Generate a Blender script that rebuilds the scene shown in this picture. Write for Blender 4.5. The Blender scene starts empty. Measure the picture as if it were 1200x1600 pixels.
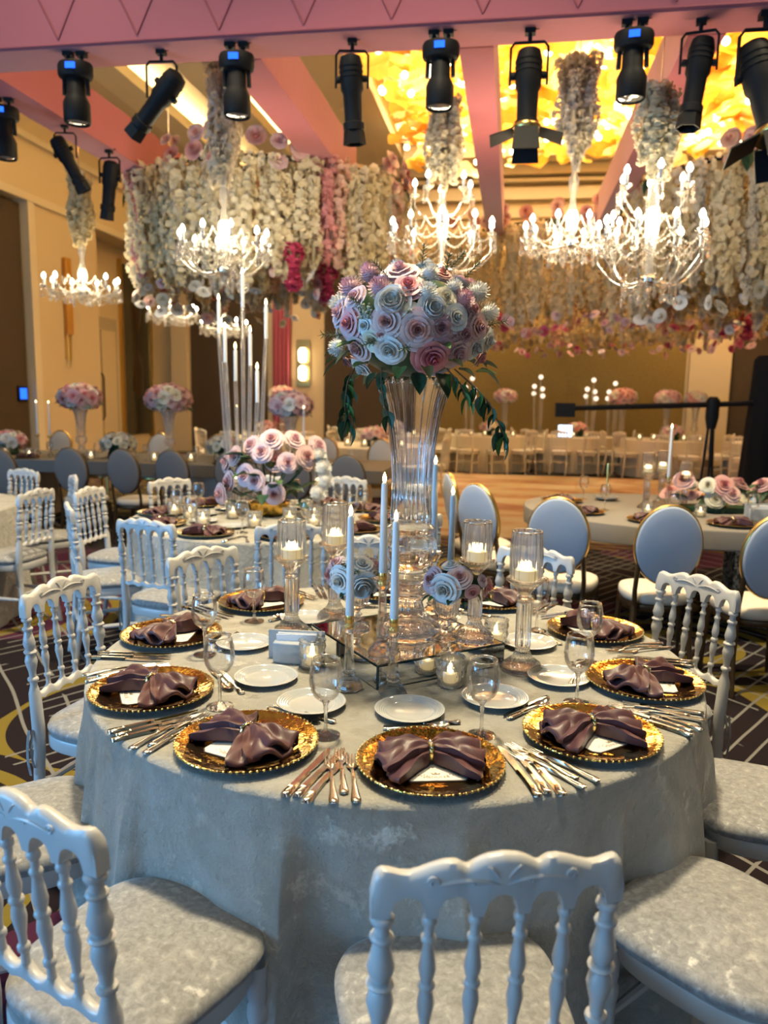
import bpy, math, random
import numpy as np
from math import sin, cos, pi, sqrt, radians, hypot, atan2, degrees
from mathutils import Vector, Matrix, Euler

SC = bpy.context.scene
COL = SC.collection
random.seed(7)
RNG = np.random.RandomState(11)

# ------------------------------------------------------------------ camera, world, daylight, exposure
cam_d = bpy.data.cameras.new('camera')
cam = bpy.data.objects.new('camera', cam_d)
COL.objects.link(cam)
cam_d.sensor_fit = 'HORIZONTAL'
cam_d.sensor_width = 36.0
cam_d.lens = 36.0
cam_d.clip_start = 0.05
cam_d.dof.use_dof = True
cam_d.dof.focus_distance = 2.05
cam_d.dof.aperture_fstop = 4.2
_R = Matrix.Rotation(radians(9.23), 3, 'Z') @ Matrix.Rotation(radians(90 - 8.5), 3, 'X') @ Matrix.Rotation(radians(1.0), 3, 'Z')
cam.location = (0, 0, 1.55)
cam.rotation_euler = _R.to_euler()
SC.camera = cam

world = bpy.data.worlds.new('World')
SC.world = world
world.use_nodes = True
world.node_tree.nodes['Background'].inputs[0].default_value = (0.30, 0.52, 1.0, 1)
world.node_tree.nodes['Background'].inputs[1].default_value = 0.6


def area_light(name, loc, target, sx, sy, energy, color, spread=180):
    d = bpy.data.lights.new(name, 'AREA')
    d.shape = 'RECTANGLE'
    d.size, d.size_y, d.energy, d.color = sx, sy, energy, color
    d.spread = radians(spread)
    o = bpy.data.objects.new(name, d)
    COL.objects.link(o)
    o.location = loc
    o.rotation_euler = (Vector(target) - Vector(loc)).to_track_quat('-Z', 'Y').to_euler()
    return o


# daylight through the tall windows in the wall behind the photographer
DAY = (0.20, 0.545, 1.0)
DAY_PALE = (0.55, 0.80, 1.0)
area_light('daylight_window_1', (-6.6, -4.75, 1.75), (-6.6, 5, 1.5), 3.2, 3.0, 220, DAY)
area_light('daylight_window_2', (-2.25, -4.75, 1.75), (-2.25, 5, 1.5), 2.9, 3.0, 28, DAY_PALE)
area_light('daylight_window_3', (2.4, -4.75, 1.75), (2.4, 5, 1.5), 2.9, 3.0, 28, DAY_PALE)

area_light('added_side_daylight', (-8.8, -2.6, 1.75), (0, -2.6, 1.6), 3.8, 3.0, 700, DAY)  # extra side light, added so that the cloth folds stand out

vs = SC.view_settings
vs.view_transform = 'Standard'
vs.look = 'None'
vs.exposure = 0.14
vs.gamma = 1.0
vs.use_curve_mapping = False
cy = SC.cycles
cy.max_bounces = 8
cy.diffuse_bounces = 3
cy.glossy_bounces = 4
cy.transmission_bounces = 8
cy.transparent_max_bounces = 14
cy.sample_clamp_indirect = 4.0
cy.sample_clamp_direct = 0.0
cy.caustics_reflective = False
cy.caustics_refractive = False
cy.use_denoising = True
cy.blur_glossy = 0.5

# ------------------------------------------------------------------ materials
MATS = {}


def mat(name, col, rough=0.5, metal=0.0, spec=0.5, emit=None, estr=0.0, noise=None, bump=None, sheen=0.0, coat=0.0, transl=0.0, sss=0.0, detail=4):
    m = bpy.data.materials.new(name)
    m.use_nodes = True
    nt = m.node_tree
    b = nt.nodes['Principled BSDF']
    b.inputs['Base Color'].default_value = (*col, 1)
    b.inputs['Roughness'].default_value = rough
    b.inputs['Metallic'].default_value = metal
    b.inputs['Specular IOR Level'].default_value = spec
    b.inputs['Sheen Weight'].default_value = sheen
    b.inputs['Sheen Roughness'].default_value = 0.35
    b.inputs['Coat Weight'].default_value = coat
    if sss:
        b.inputs['Subsurface Weight'].default_value = sss
        b.inputs['Subsurface Radius'].default_value = (0.02, 0.01, 0.008)
    if emit:
        b.inputs['Emission Color'].default_value = (*emit, 1)
        b.inputs['Emission Strength'].default_value = estr
    if noise or bump:
        tc = nt.nodes.new('ShaderNodeTexCoord')
    if noise:
        sc, col2, lo, hi = noise
        n = nt.nodes.new('ShaderNodeTexNoise')
        n.inputs['Scale'].default_value = sc
        n.inputs['Detail'].default_value = detail
        nt.links.new(tc.outputs['Object'], n.inputs['Vector'])
        r = nt.nodes.new('ShaderNodeValToRGB')
        r.color_ramp.elements[0].position = lo
        r.color_ramp.elements[1].position = hi
        r.color_ramp.elements[0].color = (*col, 1)
        r.color_ramp.elements[1].color = (*col2, 1)
        nt.links.new(n.outputs['Fac'], r.inputs[0])
        nt.links.new(r.outputs[0], b.inputs['Base Color'])
    if bump:
        sc, st, dist = bump
        n2 = nt.nodes.new('ShaderNodeTexNoise')
        n2.inputs['Scale'].default_value = sc
        n2.inputs['Detail'].default_value = 3
        nt.links.new(tc.outputs['Object'], n2.inputs['Vector'])
        bp = nt.nodes.new('ShaderNodeBump')
        bp.inputs['Strength'].default_value = st
        bp.inputs['Distance'].default_value = dist
        nt.links.new(n2.outputs['Fac'], bp.inputs['Height'])
        nt.links.new(bp.outputs[0], b.inputs['Normal'])
    if transl:
        t = nt.nodes.new('ShaderNodeBsdfTranslucent')
        t.inputs[0].default_value = (*col, 1)
        mx = nt.nodes.new('ShaderNodeMixShader')
        mx.inputs[0].default_value = transl
        out = nt.nodes['Material Output']
        nt.links.new(b.outputs[0], mx.inputs[1])
        nt.links.new(t.outputs[0], mx.inputs[2])
        nt.links.new(mx.outputs[0], out.inputs[0])
    MATS[name] = m
    return m


def emis(name, col, strength):
    m = bpy.data.materials.new(name)
    m.use_nodes = True
    nt = m.node_tree
    nt.nodes.remove(nt.nodes['Principled BSDF'])
    e = nt.nodes.new('ShaderNodeEmission')
    e.inputs[0].default_value = (*col, 1)
    e.inputs[1].default_value = strength
    nt.links.new(e.outputs[0], nt.nodes['Material Output'].inputs[0])
    MATS[name] = m
    return m


def glass(name, col=(1, 1, 1), thin=False, clear=0.35, ior=1.48, rough=0.0, milk=0.0, base=0.02, top=0.65):
    """thin: a single clear wall that reflects by Fresnel; else solid cut crystal, part clear so that light passes."""
    m = bpy.data.materials.new(name)
    m.use_nodes = True
    nt = m.node_tree
    nt.nodes.remove(nt.nodes['Principled BSDF'])
    out = nt.nodes['Material Output']
    tr = nt.nodes.new('ShaderNodeBsdfTransparent')
    tr.inputs[0].default_value = (*[0.995 * c for c in col], 1)
    mx = nt.nodes.new('ShaderNodeMixShader')
    if thin:
        g = nt.nodes.new('ShaderNodeBsdfGlossy')
        g.inputs['Roughness'].default_value = 0.02
        g.inputs['Color'].default_value = (1, 1, 1, 1)
        lw = nt.nodes.new('ShaderNodeLayerWeight')
        lw.inputs[0].default_value = 0.25
        mr = nt.nodes.new('ShaderNodeMapRange')
        mr.inputs[3].default_value = base
        mr.inputs[4].default_value = top
        nt.links.new(lw.outputs['Fresnel'], mr.inputs[0])
        nt.links.new(mr.outputs[0], mx.inputs[0])
        nt.links.new(tr.outputs[0], mx.inputs[1])
        nt.links.new(g.outputs[0], mx.inputs[2])
    else:
        g = nt.nodes.new('ShaderNodeBsdfGlass')
        g.inputs['IOR'].default_value = ior
        g.inputs['Roughness'].default_value = rough
        g.inputs['Color'].default_value = (*col, 1)
        mx.inputs[0].default_value = clear
        nt.links.new(g.outputs[0], mx.inputs[1])
        nt.links.new(tr.outputs[0], mx.inputs[2])
    last = mx
    if milk:
        d = nt.nodes.new('ShaderNodeBsdfDiffuse')
        d.inputs[0].default_value = (0.9, 0.88, 0.82, 1)
        m2 = nt.nodes.new('ShaderNodeMixShader')
        m2.inputs[0].default_value = milk
        nt.links.new(mx.outputs[0], m2.inputs[1])
        nt.links.new(d.outputs[0], m2.inputs[2])
        last = m2
    nt.links.new(last.outputs[0], out.inputs[0])
    MATS[name] = m
    return m


def velvet(name, col, col2, hi, scale, patch, lowr, highr, satin=0.3, crush=0.0):
    """crushed velvet: nap patches differ in gloss and in colour, with glints painted in."""
    m = mat(name, col, 0.8, sheen=0.35, spec=0.5)
    nt = m.node_tree
    b = nt.nodes['Principled BSDF']
    tc = nt.nodes.new('ShaderNodeTexCoord')
    n1 = nt.nodes.new('ShaderNodeTexNoise')
    n1.inputs['Scale'].default_value = scale
    n1.inputs['Detail'].default_value = 9
    n1.inputs['Roughness'].default_value = 0.68
    n1.inputs['Distortion'].default_value = 0.6
    nt.links.new(tc.outputs['Object'], n1.inputs['Vector'])
    r1 = nt.nodes.new('ShaderNodeValToRGB')
    e = r1.color_ramp.elements
    e[0].position, e[0].color = 0.38, (*col, 1)
    e[1].position, e[1].color = 0.56, (*col2, 1)
    k = r1.color_ramp.elements.new(0.72)
    k.color = (*hi, 1)
    nt.links.new(n1.outputs['Fac'], r1.inputs[0])
    n2 = nt.nodes.new('ShaderNodeTexNoise')
    n2.inputs['Scale'].default_value = patch
    n2.inputs['Detail'].default_value = 10
    n2.inputs['Roughness'].default_value = 0.7
    nt.links.new(tc.outputs['Object'], n2.inputs['Vector'])
    mr = nt.nodes.new('ShaderNodeMapRange')
    mr.inputs[1].default_value = 0.53
    mr.inputs[2].default_value = 0.62
    mr.inputs[3].default_value = highr
    mr.inputs[4].default_value = lowr
    nt.links.new(n2.outputs['Fac'], mr.inputs[0])
    nt.links.new(mr.outputs[0], b.inputs['Roughness'])
    big = nt.nodes.new('ShaderNodeTexNoise')
    big.inputs['Scale'].default_value = 3.5
    nt.links.new(tc.outputs['Object'], big.inputs['Vector'])
    pm = nt.nodes.new('ShaderNodeMapRange')
    pm.inputs[1].default_value = 0.55
    pm.inputs[2].default_value = 0.63
    nt.links.new(n2.outputs['Fac'], pm.inputs[0])
    bmk = nt.nodes.new('ShaderNodeMapRange')
    bmk.inputs[1].default_value = 0.45
    bmk.inputs[2].default_value = 0.58
    nt.links.new(big.outputs['Fac'], bmk.inputs[0])
    nap = nt.nodes.new('ShaderNodeMath')
    nap.operation = 'MULTIPLY'
    nt.links.new(pm.outputs[0], nap.inputs[0])
    nt.links.new(bmk.outputs[0], nap.inputs[1])
    mxc = nt.nodes.new('ShaderNodeMix')
    mxc.data_type = 'RGBA'
    nt.links.new(nap.outputs[0], mxc.inputs['Factor'])
    nt.links.new(r1.outputs[0], mxc.inputs['A'])
    mxc.inputs['B'].default_value = (*[min(0.85, (1.35 if crush else 1.12) * h) for h in hi], 1)  # pale nap flecks; on the crushed cloth they also paint in glints
    nt.links.new(mxc.outputs['Result'], b.inputs['Base Color'])
    mm = nt.nodes.new('ShaderNodeMapRange')
    mm.inputs[1].default_value = 0.53
    mm.inputs[2].default_value = 0.62
    mm.inputs[3].default_value = 0.0
    mm.inputs[4].default_value = satin
    nt.links.new(n2.outputs['Fac'], mm.inputs[0])
    nt.links.new(mm.outputs[0], b.inputs['Metallic'])
    bp = nt.nodes.new('ShaderNodeBump')
    bp.inputs['Strength'].default_value = 0.25
    bp.inputs['Distance'].default_value = 0.004
    nt.links.new(n1.outputs['Fac'], bp.inputs['Height'])
    nt.links.new(bp.outputs[0], b.inputs['Normal'])
    if crush:
        b2 = nt.nodes.new('ShaderNodeBump')
        b2.inputs['Strength'].default_value = 0.8
        b2.inputs['Distance'].default_value = crush
        nt.links.new(n2.outputs['Fac'], b2.inputs['Height'])
        nt.links.new(bp.outputs[0], b2.inputs['Normal'])
        nt.links.new(b2.outputs[0], b.inputs['Normal'])
    return m


mat('white_lacquer', (0.49, 0.49, 0.485), 0.34, spec=0.5)
velvet('cushion_velvet', (0.19, 0.19, 0.19), (0.27, 0.27, 0.27), (0.38, 0.38, 0.37), 60, 30, 0.5, 0.85, 0.12)
velvet('cloth_velvet', (0.40, 0.39, 0.345), (0.49, 0.475, 0.425), (0.57, 0.555, 0.50), 10, 13, 0.40, 0.85, 0.6, 0.05)
mat('gold_plate', (0.80, 0.50, 0.12), 0.10, 1.0, bump=(38, 0.45, 0.006), noise=(30, (0.62, 0.34, 0.05), 0.4, 0.7))
mat('gold_bright', (0.90, 0.68, 0.25), 0.18, 1.0)
mat('brass', (0.72, 0.47, 0.14), 0.22, 1.0)
mat('bronze_dark', (0.10, 0.065, 0.035), 0.35, 0.8)
mat('gold_gilt', (0.62, 0.42, 0.14), 0.3, 1.0)
mat('silver', (0.78, 0.74, 0.66), 0.14, 1.0)
mat('mirror', (0.86, 0.88, 0.88), 0.02, 1.0)
mat('mirror_edge', (0.03, 0.05, 0.05), 0.2)
mat('napkin_satin', (0.068, 0.027, 0.033), 0.42, spec=0.4, sheen=0.15, bump=(160, 0.12, 0.002), noise=(18, (0.098, 0.039, 0.044), 0.35, 0.7))
mat('porcelain', (0.43, 0.45, 0.46), 0.12, spec=0.5, coat=0.5)
mat('candle_white', (0.75, 0.74, 0.7), 0.4)
mat('card_white', (0.72, 0.71, 0.68), 0.6)
mat('card_print', (0.25, 0.20, 0.12), 0.6)
mat('card_border', (0.07, 0.05, 0.05), 0.5)
mat('paper_white', (0.78, 0.80, 0.84), 0.65)
mat('wax', (0.80, 0.80, 0.80), 0.42, sss=0.2)
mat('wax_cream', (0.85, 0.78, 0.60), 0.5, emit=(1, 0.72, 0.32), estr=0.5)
emis('flame', (1.0, 0.72, 0.33), 16)
emis('votive_flame', (1.0, 0.74, 0.38), 14)
emis('bulb', (1.0, 0.84, 0.60), 60)
emis('ceiling_bulb', (1.0, 0.80, 0.42), 20)
emis('cove_strip', (1.0, 0.80, 0.45), 20.0)
emis('blue_display', (0.02, 0.13, 1.0), 2.2)
emis('sconce_glow', (1.0, 0.78, 0.42), 7)
emis('screen_glow', (0.75, 0.85, 1.0), 2.5)
glass('thin_glass', thin=True)
glass('crystal', clear=0.28, ior=1.5)
glass('votive_glass', clear=0.15, ior=1.45, milk=0.10)
glass('ribbed_glass', clear=0.55, ior=1.3)
glass('vase_glass', thin=True, base=0.07, top=0.95)
glass('chandelier_crystal', clear=0.4, ior=1.5, milk=0.14)
glass('acrylic', clear=0.6, ior=1.3, milk=0.12)
for nm, c, c2 in (('petal_white', (0.78, 0.78, 0.76), (0.66, 0.74, 0.66)), ('petal_cream', (0.76, 0.71, 0.56), (0.66, 0.68, 0.46)),
                  ('petal_blush', (0.76, 0.53, 0.49), (0.72, 0.42, 0.38)), ('petal_pink', (0.74, 0.28, 0.31), (0.80, 0.46, 0.46)),
                  ('petal_deep', (0.66, 0.15, 0.18), (0.76, 0.32, 0.33)), ('petal_coral', (0.68, 0.27, 0.24), (0.72, 0.40, 0.36)),
                  ('petal_lav', (0.72, 0.48, 0.53), (0.76, 0.58, 0.61)), ('petal_mauve', (0.50, 0.25, 0.26), (0.62, 0.38, 0.38)),
                  ('petal_mauvepom', (0.55, 0.33, 0.40), (0.66, 0.44, 0.50)), ('petal_rosepink', (0.74, 0.48, 0.52), (0.80, 0.60, 0.62)),
                  ('petal_fuchsia', (0.55, 0.06, 0.16), (0.62, 0.12, 0.22))):
    m_ = mat(nm, c, 0.5, noise=(5, c2, 0.35, 0.65), transl=0.10, sheen=0.15)
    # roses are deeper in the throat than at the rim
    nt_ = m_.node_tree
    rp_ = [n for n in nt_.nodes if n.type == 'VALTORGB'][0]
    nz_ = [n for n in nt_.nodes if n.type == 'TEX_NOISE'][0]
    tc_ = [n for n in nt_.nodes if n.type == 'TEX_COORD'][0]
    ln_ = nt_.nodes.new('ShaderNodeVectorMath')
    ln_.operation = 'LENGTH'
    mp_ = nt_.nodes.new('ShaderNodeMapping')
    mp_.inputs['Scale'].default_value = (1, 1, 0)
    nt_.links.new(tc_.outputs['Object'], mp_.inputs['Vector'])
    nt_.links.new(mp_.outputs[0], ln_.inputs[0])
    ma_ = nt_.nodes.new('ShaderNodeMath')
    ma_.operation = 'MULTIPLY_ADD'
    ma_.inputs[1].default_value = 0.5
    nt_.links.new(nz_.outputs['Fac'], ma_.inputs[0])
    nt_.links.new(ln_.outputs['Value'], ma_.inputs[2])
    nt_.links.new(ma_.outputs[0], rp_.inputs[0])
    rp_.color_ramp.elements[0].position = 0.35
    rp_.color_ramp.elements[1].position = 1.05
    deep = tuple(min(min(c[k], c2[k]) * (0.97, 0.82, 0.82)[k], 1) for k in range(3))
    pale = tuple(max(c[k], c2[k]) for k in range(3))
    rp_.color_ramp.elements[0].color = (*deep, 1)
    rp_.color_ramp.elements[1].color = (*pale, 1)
mat('petal_green', (0.42, 0.47, 0.36), 0.6, transl=0.2)
mat('leaf_dark', (0.018, 0.055, 0.028), 0.4, noise=(9, (0.03, 0.10, 0.045), 0.35, 0.7), transl=0.15)
mat('leaf_light', (0.06, 0.16, 0.04), 0.42, noise=(9, (0.11, 0.24, 0.06), 0.35, 0.7), transl=0.25)
mat('leaf_olive', (0.12, 0.15, 0.07), 0.5, transl=0.2)
mat('twig', (0.10, 0.06, 0.03), 0.7)
mat('strand_white', (0.84, 0.76, 0.56), 0.7, transl=0.45)
mat('strand_cream', (0.80, 0.69, 0.44), 0.7, transl=0.45)
mat('strand_grey', (0.72, 0.66, 0.54), 0.7, transl=0.45)
mat('strand_pink', (0.70, 0.34, 0.33), 0.7, transl=0.35)
mat('strand_peach', (0.74, 0.50, 0.40), 0.7, transl=0.35)
mat('strand_fuchsia', (0.58, 0.07, 0.18), 0.7, transl=0.35)
mat('truss_fabric', (0.38, 0.105, 0.125), 0.85, sheen=0.3, bump=(9, 0.2, 0.01))
mat('truss_seam', (0.30, 0.075, 0.09), 0.85)
mat('black_metal', (0.009, 0.009, 0.010), 0.6, spec=0.18)
mat('black_gloss', (0.01, 0.01, 0.012), 0.12)
mat('lens_glass', (0.30, 0.32, 0.34), 0.08, 0.6)
mat('amber_petal', (0.90, 0.62, 0.13), 0.2, transl=0.6, noise=(2.2, (0.96, 0.78, 0.34), 0.35, 0.7))
mat('amber_deep', (0.80, 0.42, 0.05), 0.2, transl=0.5, noise=(2.2, (0.92, 0.62, 0.16), 0.35, 0.7))
mat('amber_pale', (0.95, 0.80, 0.48), 0.2, transl=0.6)
mat('wall_cream', (0.60, 0.47, 0.28), 0.6)
mat('wall_door', (0.42, 0.34, 0.21), 0.6)
mat('wall_brown', (0.060, 0.037, 0.016), 0.75, noise=(60, (0.045, 0.027, 0.012), 0.4, 0.6))
mat('wall_mustard', (0.235, 0.145, 0.025), 0.7, noise=(30, (0.19, 0.115, 0.02), 0.4, 0.6))
mat('ceiling_paint', (0.56, 0.46, 0.30), 0.8)
mat('ceiling_trim', (0.66, 0.56, 0.38), 0.7)
mat('drape_pink', (0.42, 0.09, 0.13), 0.8)
mat('smoke_mirror', (0.10, 0.085, 0.05), 0.12, 0.7)
mat('grey_linen', (0.20, 0.18, 0.155), 0.75)
mat('grey_velvet', (0.15, 0.14, 0.135), 0.8, sheen=0.2)
mat('pale_velvet', (0.40, 0.44, 0.51), 0.75, sheen=0.3)
mat('seat_ivory', (0.62, 0.56, 0.47), 0.6)
mat('banquet_cloth', (0.62, 0.55, 0.42), 0.75, sheen=0.1)
mat('chair_cream', (0.66, 0.58, 0.44), 0.45)
mat('pedestal_brown', (0.07, 0.045, 0.028), 0.4)
mat('pedestal_sparkle', (0.45, 0.40, 0.30), 0.3, 0.7, noise=(40, (0.10, 0.08, 0.05), 0.45, 0.55))
mat('wood_table', (0.22, 0.17, 0.11), 0.6)
mat('black_cloth', (0.006, 0.006, 0.007), 0.9, spec=0.2)


def carpet_material():
    m = mat('carpet', (0.02, 0.01, 0.015), 0.95, spec=0.1)
    nt = m.node_tree
    b = nt.nodes['Principled BSDF']
    L = nt.links.new

    def N(t, **kw):
        n = nt.nodes.new(t)
        for k, v in kw.items():
            setattr(n, k, v)
        return n
    tc = N('ShaderNodeTexCoord')
    vo = N('ShaderNodeTexVoronoi')
    vo.inputs['Scale'].default_value = 0.62
    L(tc.outputs['Object'], vo.inputs['Vector'])

    def math_(op, a, v=None, bnode=None):
        n = N('ShaderNodeMath', operation=op)
        L(a, n.inputs[0])
        if bnode is not None:
            L(bnode, n.inputs[1])
        elif v is not None:
            n.inputs[1].default_value = v
        return n.outputs[0]
    rings = math_('SINE', math_('MULTIPLY', vo.outputs['Distance'], 62))
    ring_mask = math_('GREATER_THAN', rings, 0.35)
    sep = N('ShaderNodeSeparateColor')
    L(vo.outputs['Color'], sep.inputs[0])
    zone_y = math_('GREATER_THAN', sep.outputs[0], 0.45)
    yel = math_('MULTIPLY', ring_mask, None, zone_y)
    mp = N('ShaderNodeMapping')
    mp.inputs['Rotation'].default_value = (0, 0, 0.6)
    L(tc.outputs['Object'], mp.inputs['Vector'])
    wv = N('ShaderNodeTexWave')
    wv.inputs['Scale'].default_value = 3.2
    wv.inputs['Distortion'].default_value = 1.6
    wv.inputs['Detail'].default_value = 0
    wv.inputs['Detail Scale'].default_value = 0.5
    L(mp.outputs[0], wv.inputs['Vector'])
    lin = math_('GREATER_THAN', wv.outputs['Fac'], 0.955)
    mp2 = N('ShaderNodeMapping')
    mp2.inputs['Rotation'].default_value = (0, 0, -0.75)
    L(tc.outputs['Object'], mp2.inputs['Vector'])
    wv2 = N('ShaderNodeTexWave')
    wv2.inputs['Scale'].default_value = 1.5
    wv2.inputs['Distortion'].default_value = 1.2
    wv2.inputs['Detail'].default_value = 0
    L(mp2.outputs[0], wv2.inputs['Vector'])
    lin2 = math_('GREATER_THAN', wv2.outputs['Fac'], 0.986)
    nz = N('ShaderNodeTexNoise')
    nz.inputs['Scale'].default_value = 0.9
    L(tc.outputs['Object'], nz.inputs['Vector'])
    lines = math_('MAXIMUM', math_('MULTIPLY', lin, None, math_('GREATER_THAN', nz.outputs['Fac'], 0.47)), None, math_('MULTIPLY', lin2, None, math_('LESS_THAN', nz.outputs['Fac'], 0.53)))
    plum = N('ShaderNodeMix', data_type='RGBA')
    plum.inputs['A'].default_value = (0.012, 0.008, 0.010, 1)
    plum.inputs['B'].default_value = (0.055, 0.014, 0.034, 1)
    L(math_('GREATER_THAN', sep.outputs[1], 0.5), plum.inputs['Factor'])
    m1 = N('ShaderNodeMix', data_type='RGBA')
    L(yel, m1.inputs['Factor'])
    L(plum.outputs['Result'], m1.inputs['A'])
    m1.inputs['B'].default_value = (0.15, 0.11, 0.02, 1)
    m2 = N('ShaderNodeMix', data_type='RGBA')
    L(lines, m2.inputs['Factor'])
    L(m1.outputs['Result'], m2.inputs['A'])
    m2.inputs['B'].default_value = (0.16, 0.155, 0.145, 1)
    L(m2.outputs['Result'], b.inputs['Base Color'])


def dance_material():
    m = mat('dance_floor', (0.5, 0.4, 0.25), 0.75, spec=0.2)
    nt = m.node_tree
    b = nt.nodes['Principled BSDF']
    tc = nt.nodes.new('ShaderNodeTexCoord')
    mp = nt.nodes.new('ShaderNodeMapping')
    mp.inputs['Scale'].default_value = (0.5, 1.0, 1)
    nt.links.new(tc.outputs['Object'], mp.inputs['Vector'])
    n = nt.nodes.new('ShaderNodeTexNoise')
    n.inputs['Scale'].default_value = 1.3
    n.inputs['Detail'].default_value = 3
    n.inputs['Distortion'].default_value = 1.5
    nt.links.new(mp.outputs[0], n.inputs['Vector'])
    r = nt.nodes.new('ShaderNodeValToRGB')
    e = r.color_ramp.elements
    e[0].position, e[0].color = 0.34, (0.34, 0.17, 0.10, 1)
    e[1].position, e[1].color = 0.60, (0.48, 0.40, 0.26, 1)
    k = e.new(0.48)
    k.color = (0.46, 0.33, 0.20, 1)
    nt.links.new(n.outputs['Fac'], r.inputs[0])
    nt.links.new(r.outputs[0], b.inputs['Base Color'])


carpet_material()
dance_material()

# ------------------------------------------------------------------ mesh helpers


class MB:
    def __init__(self):
        self.V, self.F, self.n = [], [], 0

    def add(self, V, F):
        V = np.asarray(V, float)
        self.V.append(V)
        o = self.n
        self.F.extend([tuple(i + o for i in f) for f in F])
        self.n += len(V)
        return self

    def lathe(self, prof, n=24, flute=None, cx=0.0, cy=0.0, phase=0.0):
        """prof: (r, z) from bottom to top; flute(theta, k) scales r."""
        a = np.linspace(0, 2 * pi, n, endpoint=False) + phase
        V = []
        for k, (r, z) in enumerate(prof):
            s = flute(a, k) if flute else 1.0
            V.append(np.stack([cx + r * s * np.cos(a), cy + r * s * np.sin(a), np.full(n, z)], 1))
        F = []
        for k in range(len(prof) - 1):
            for i in range(n):
                j = (i + 1) % n
                F.append((k * n + i, k * n + j, (k + 1) * n + j, (k + 1) * n + i))
        if prof[0][0] > 1e-5:
            F.append(tuple(reversed(range(n))))
        if prof[-1][0] > 1e-5:
            F.append(tuple((len(prof) - 1) * n + i for i in range(n)))
        return self.add(np.concatenate(V), F)

    def shell(self, prof, n=24, flute=None):
        """open lathe without caps."""
        a = np.linspace(0, 2 * pi, n, endpoint=False)
        V = []
        for k, (r, z) in enumerate(prof):
            s = flute(a, k) if flute else 1.0
            V.append(np.stack([r * s * np.cos(a), r * s * np.sin(a), np.full(n, z)], 1))
        F = [(k * n + i, k * n + (i + 1) % n, (k + 1) * n + (i + 1) % n, (k + 1) * n + i) for k in range(len(prof) - 1) for i in range(n)]
        return self.add(np.concatenate(V), F)

    def tube(self, pts, rad, n=8, flat=1.0):
        P = np.asarray(pts, float)
        m = len(P)
        R = np.full(m, rad) if np.isscalar(rad) else np.asarray(rad, float)
        T = np.gradient(P, axis=0)
        T /= np.linalg.norm(T, axis=1)[:, None] + 1e-12
        up = np.array([0, 0, 1.0]) if abs(T[0][2]) < 0.9 else np.array([1.0, 0, 0])
        V = []
        a = np.linspace(0, 2 * pi, n, endpoint=False)
        for i in range(m):
            s = np.cross(T[i], up)
            s /= np.linalg.norm(s) + 1e-12
            u = np.cross(s, T[i])
            up = u
            V.append(P[i] + R[i] * (np.cos(a)[:, None] * s + flat * np.sin(a)[:, None] * u))
        F = [(k * n + i, k * n + (i + 1) % n, (k + 1) * n + (i + 1) % n, (k + 1) * n + i) for k in range(m - 1) for i in range(n)]
        F.append(tuple(reversed(range(n))))
        F.append(tuple((m - 1) * n + i for i in range(n)))
        return self.add(np.concatenate(V), F)

    def box(self, x0, x1, y0, y1, z0, z1):
        V = [(x, y, z) for z in (z0, z1) for y in (y0, y1) for x in (x0, x1)]
        return self.add(V, [(0, 2, 3, 1), (4, 5, 7, 6), (0, 1, 5, 4), (2, 6, 7, 3), (0, 4, 6, 2), (1, 3, 7, 5)])

    def slab(self, outline, z0, z1, bev=0.0, crown=0.0):
        """outline: (n,2) closed polygon; edges rounded by bev; crown domes the top."""
        O = np.asarray(outline, float)
        c = O.mean(0)
        n = len(O)
        L = np.linalg.norm(O - c, axis=1)[:, None]
        ins = lambda d: c + (O - c) * (1 - d / L)
        rings = []
        if bev:
            for d, z in ((bev, z0), (0.3 * bev, z0 + 0.3 * bev), (0, z0 + bev), (0, z1 - bev), (0.3 * bev, z1 - 0.3 * bev), (bev, z1)):
                rings.append((ins(d), z))
        else:
            rings = [(O, z0), (O, z1)]
        if crown:
            for s, h in ((0.75, 0.45), (0.5, 0.75), (0.25, 0.94), (0.02, 1.0)):
                rings.append((c + (ins(bev) - c) * s, z1 + crown * h))
        V = np.concatenate([np.column_stack([r, np.full(n, z)]) for r, z in rings])
        F = [(k * n + i, k * n + (i + 1) % n, (k + 1) * n + (i + 1) % n, (k + 1) * n + i) for k in range(len(rings) - 1) for i in range(n)]
        F.append(tuple(reversed(range(n))))
        F.append(tuple((len(rings) - 1) * n + i for i in range(n)))
        return self.add(V, F)

    def grid(self, P, close_u=False, close_v=False):
        """P: (nu,nv,3)."""
        nu, nv = P.shape[:2]
        F = []
        for i in range(nu - (0 if close_u else 1)):
            for j in range(nv - (0 if close_v else 1)):
                a, b_ = i, (i + 1) % nu
                c, d = j, (j + 1) % nv
                F.append((a * nv + c, b_ * nv + c, b_ * nv + d, a * nv + d))
        return self.add(P.reshape(-1, 3), F)

    def ball(self, c, r, n=10, m=6, sz=1.0):
        prof = [(max(1e-4, r * sin(pi * k / m)), -r * sz * cos(pi * k / m)) for k in range(m + 1)]
        t = MB().lathe([(p, q) for p, q in prof], n)
        return self.add(t.verts() + np.array(c), t.F)

    def verts(self):
        return np.concatenate(self.V)

    def map(self, fn):
        v = fn(self.verts())
        self.V = [np.asarray(v, float)]
        return self

    def xf(self, M):
        M = np.array(M)
        return self.map(lambda v: v @ M[:3, :3].T + M[:3, 3])

    def mesh(self, name, m, smooth=True, angle=40):
        me = bpy.data.meshes.new(name)
        me.from_pydata(self.verts().tolist(), [], self.F)
        me.materials.append(MATS[m] if isinstance(m, str) else m)
        if smooth:
            me.shade_smooth()
            if angle < 180:
                me.set_sharp_from_angle(angle=radians(angle))
        me.update()
        return me


CH = {}


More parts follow.
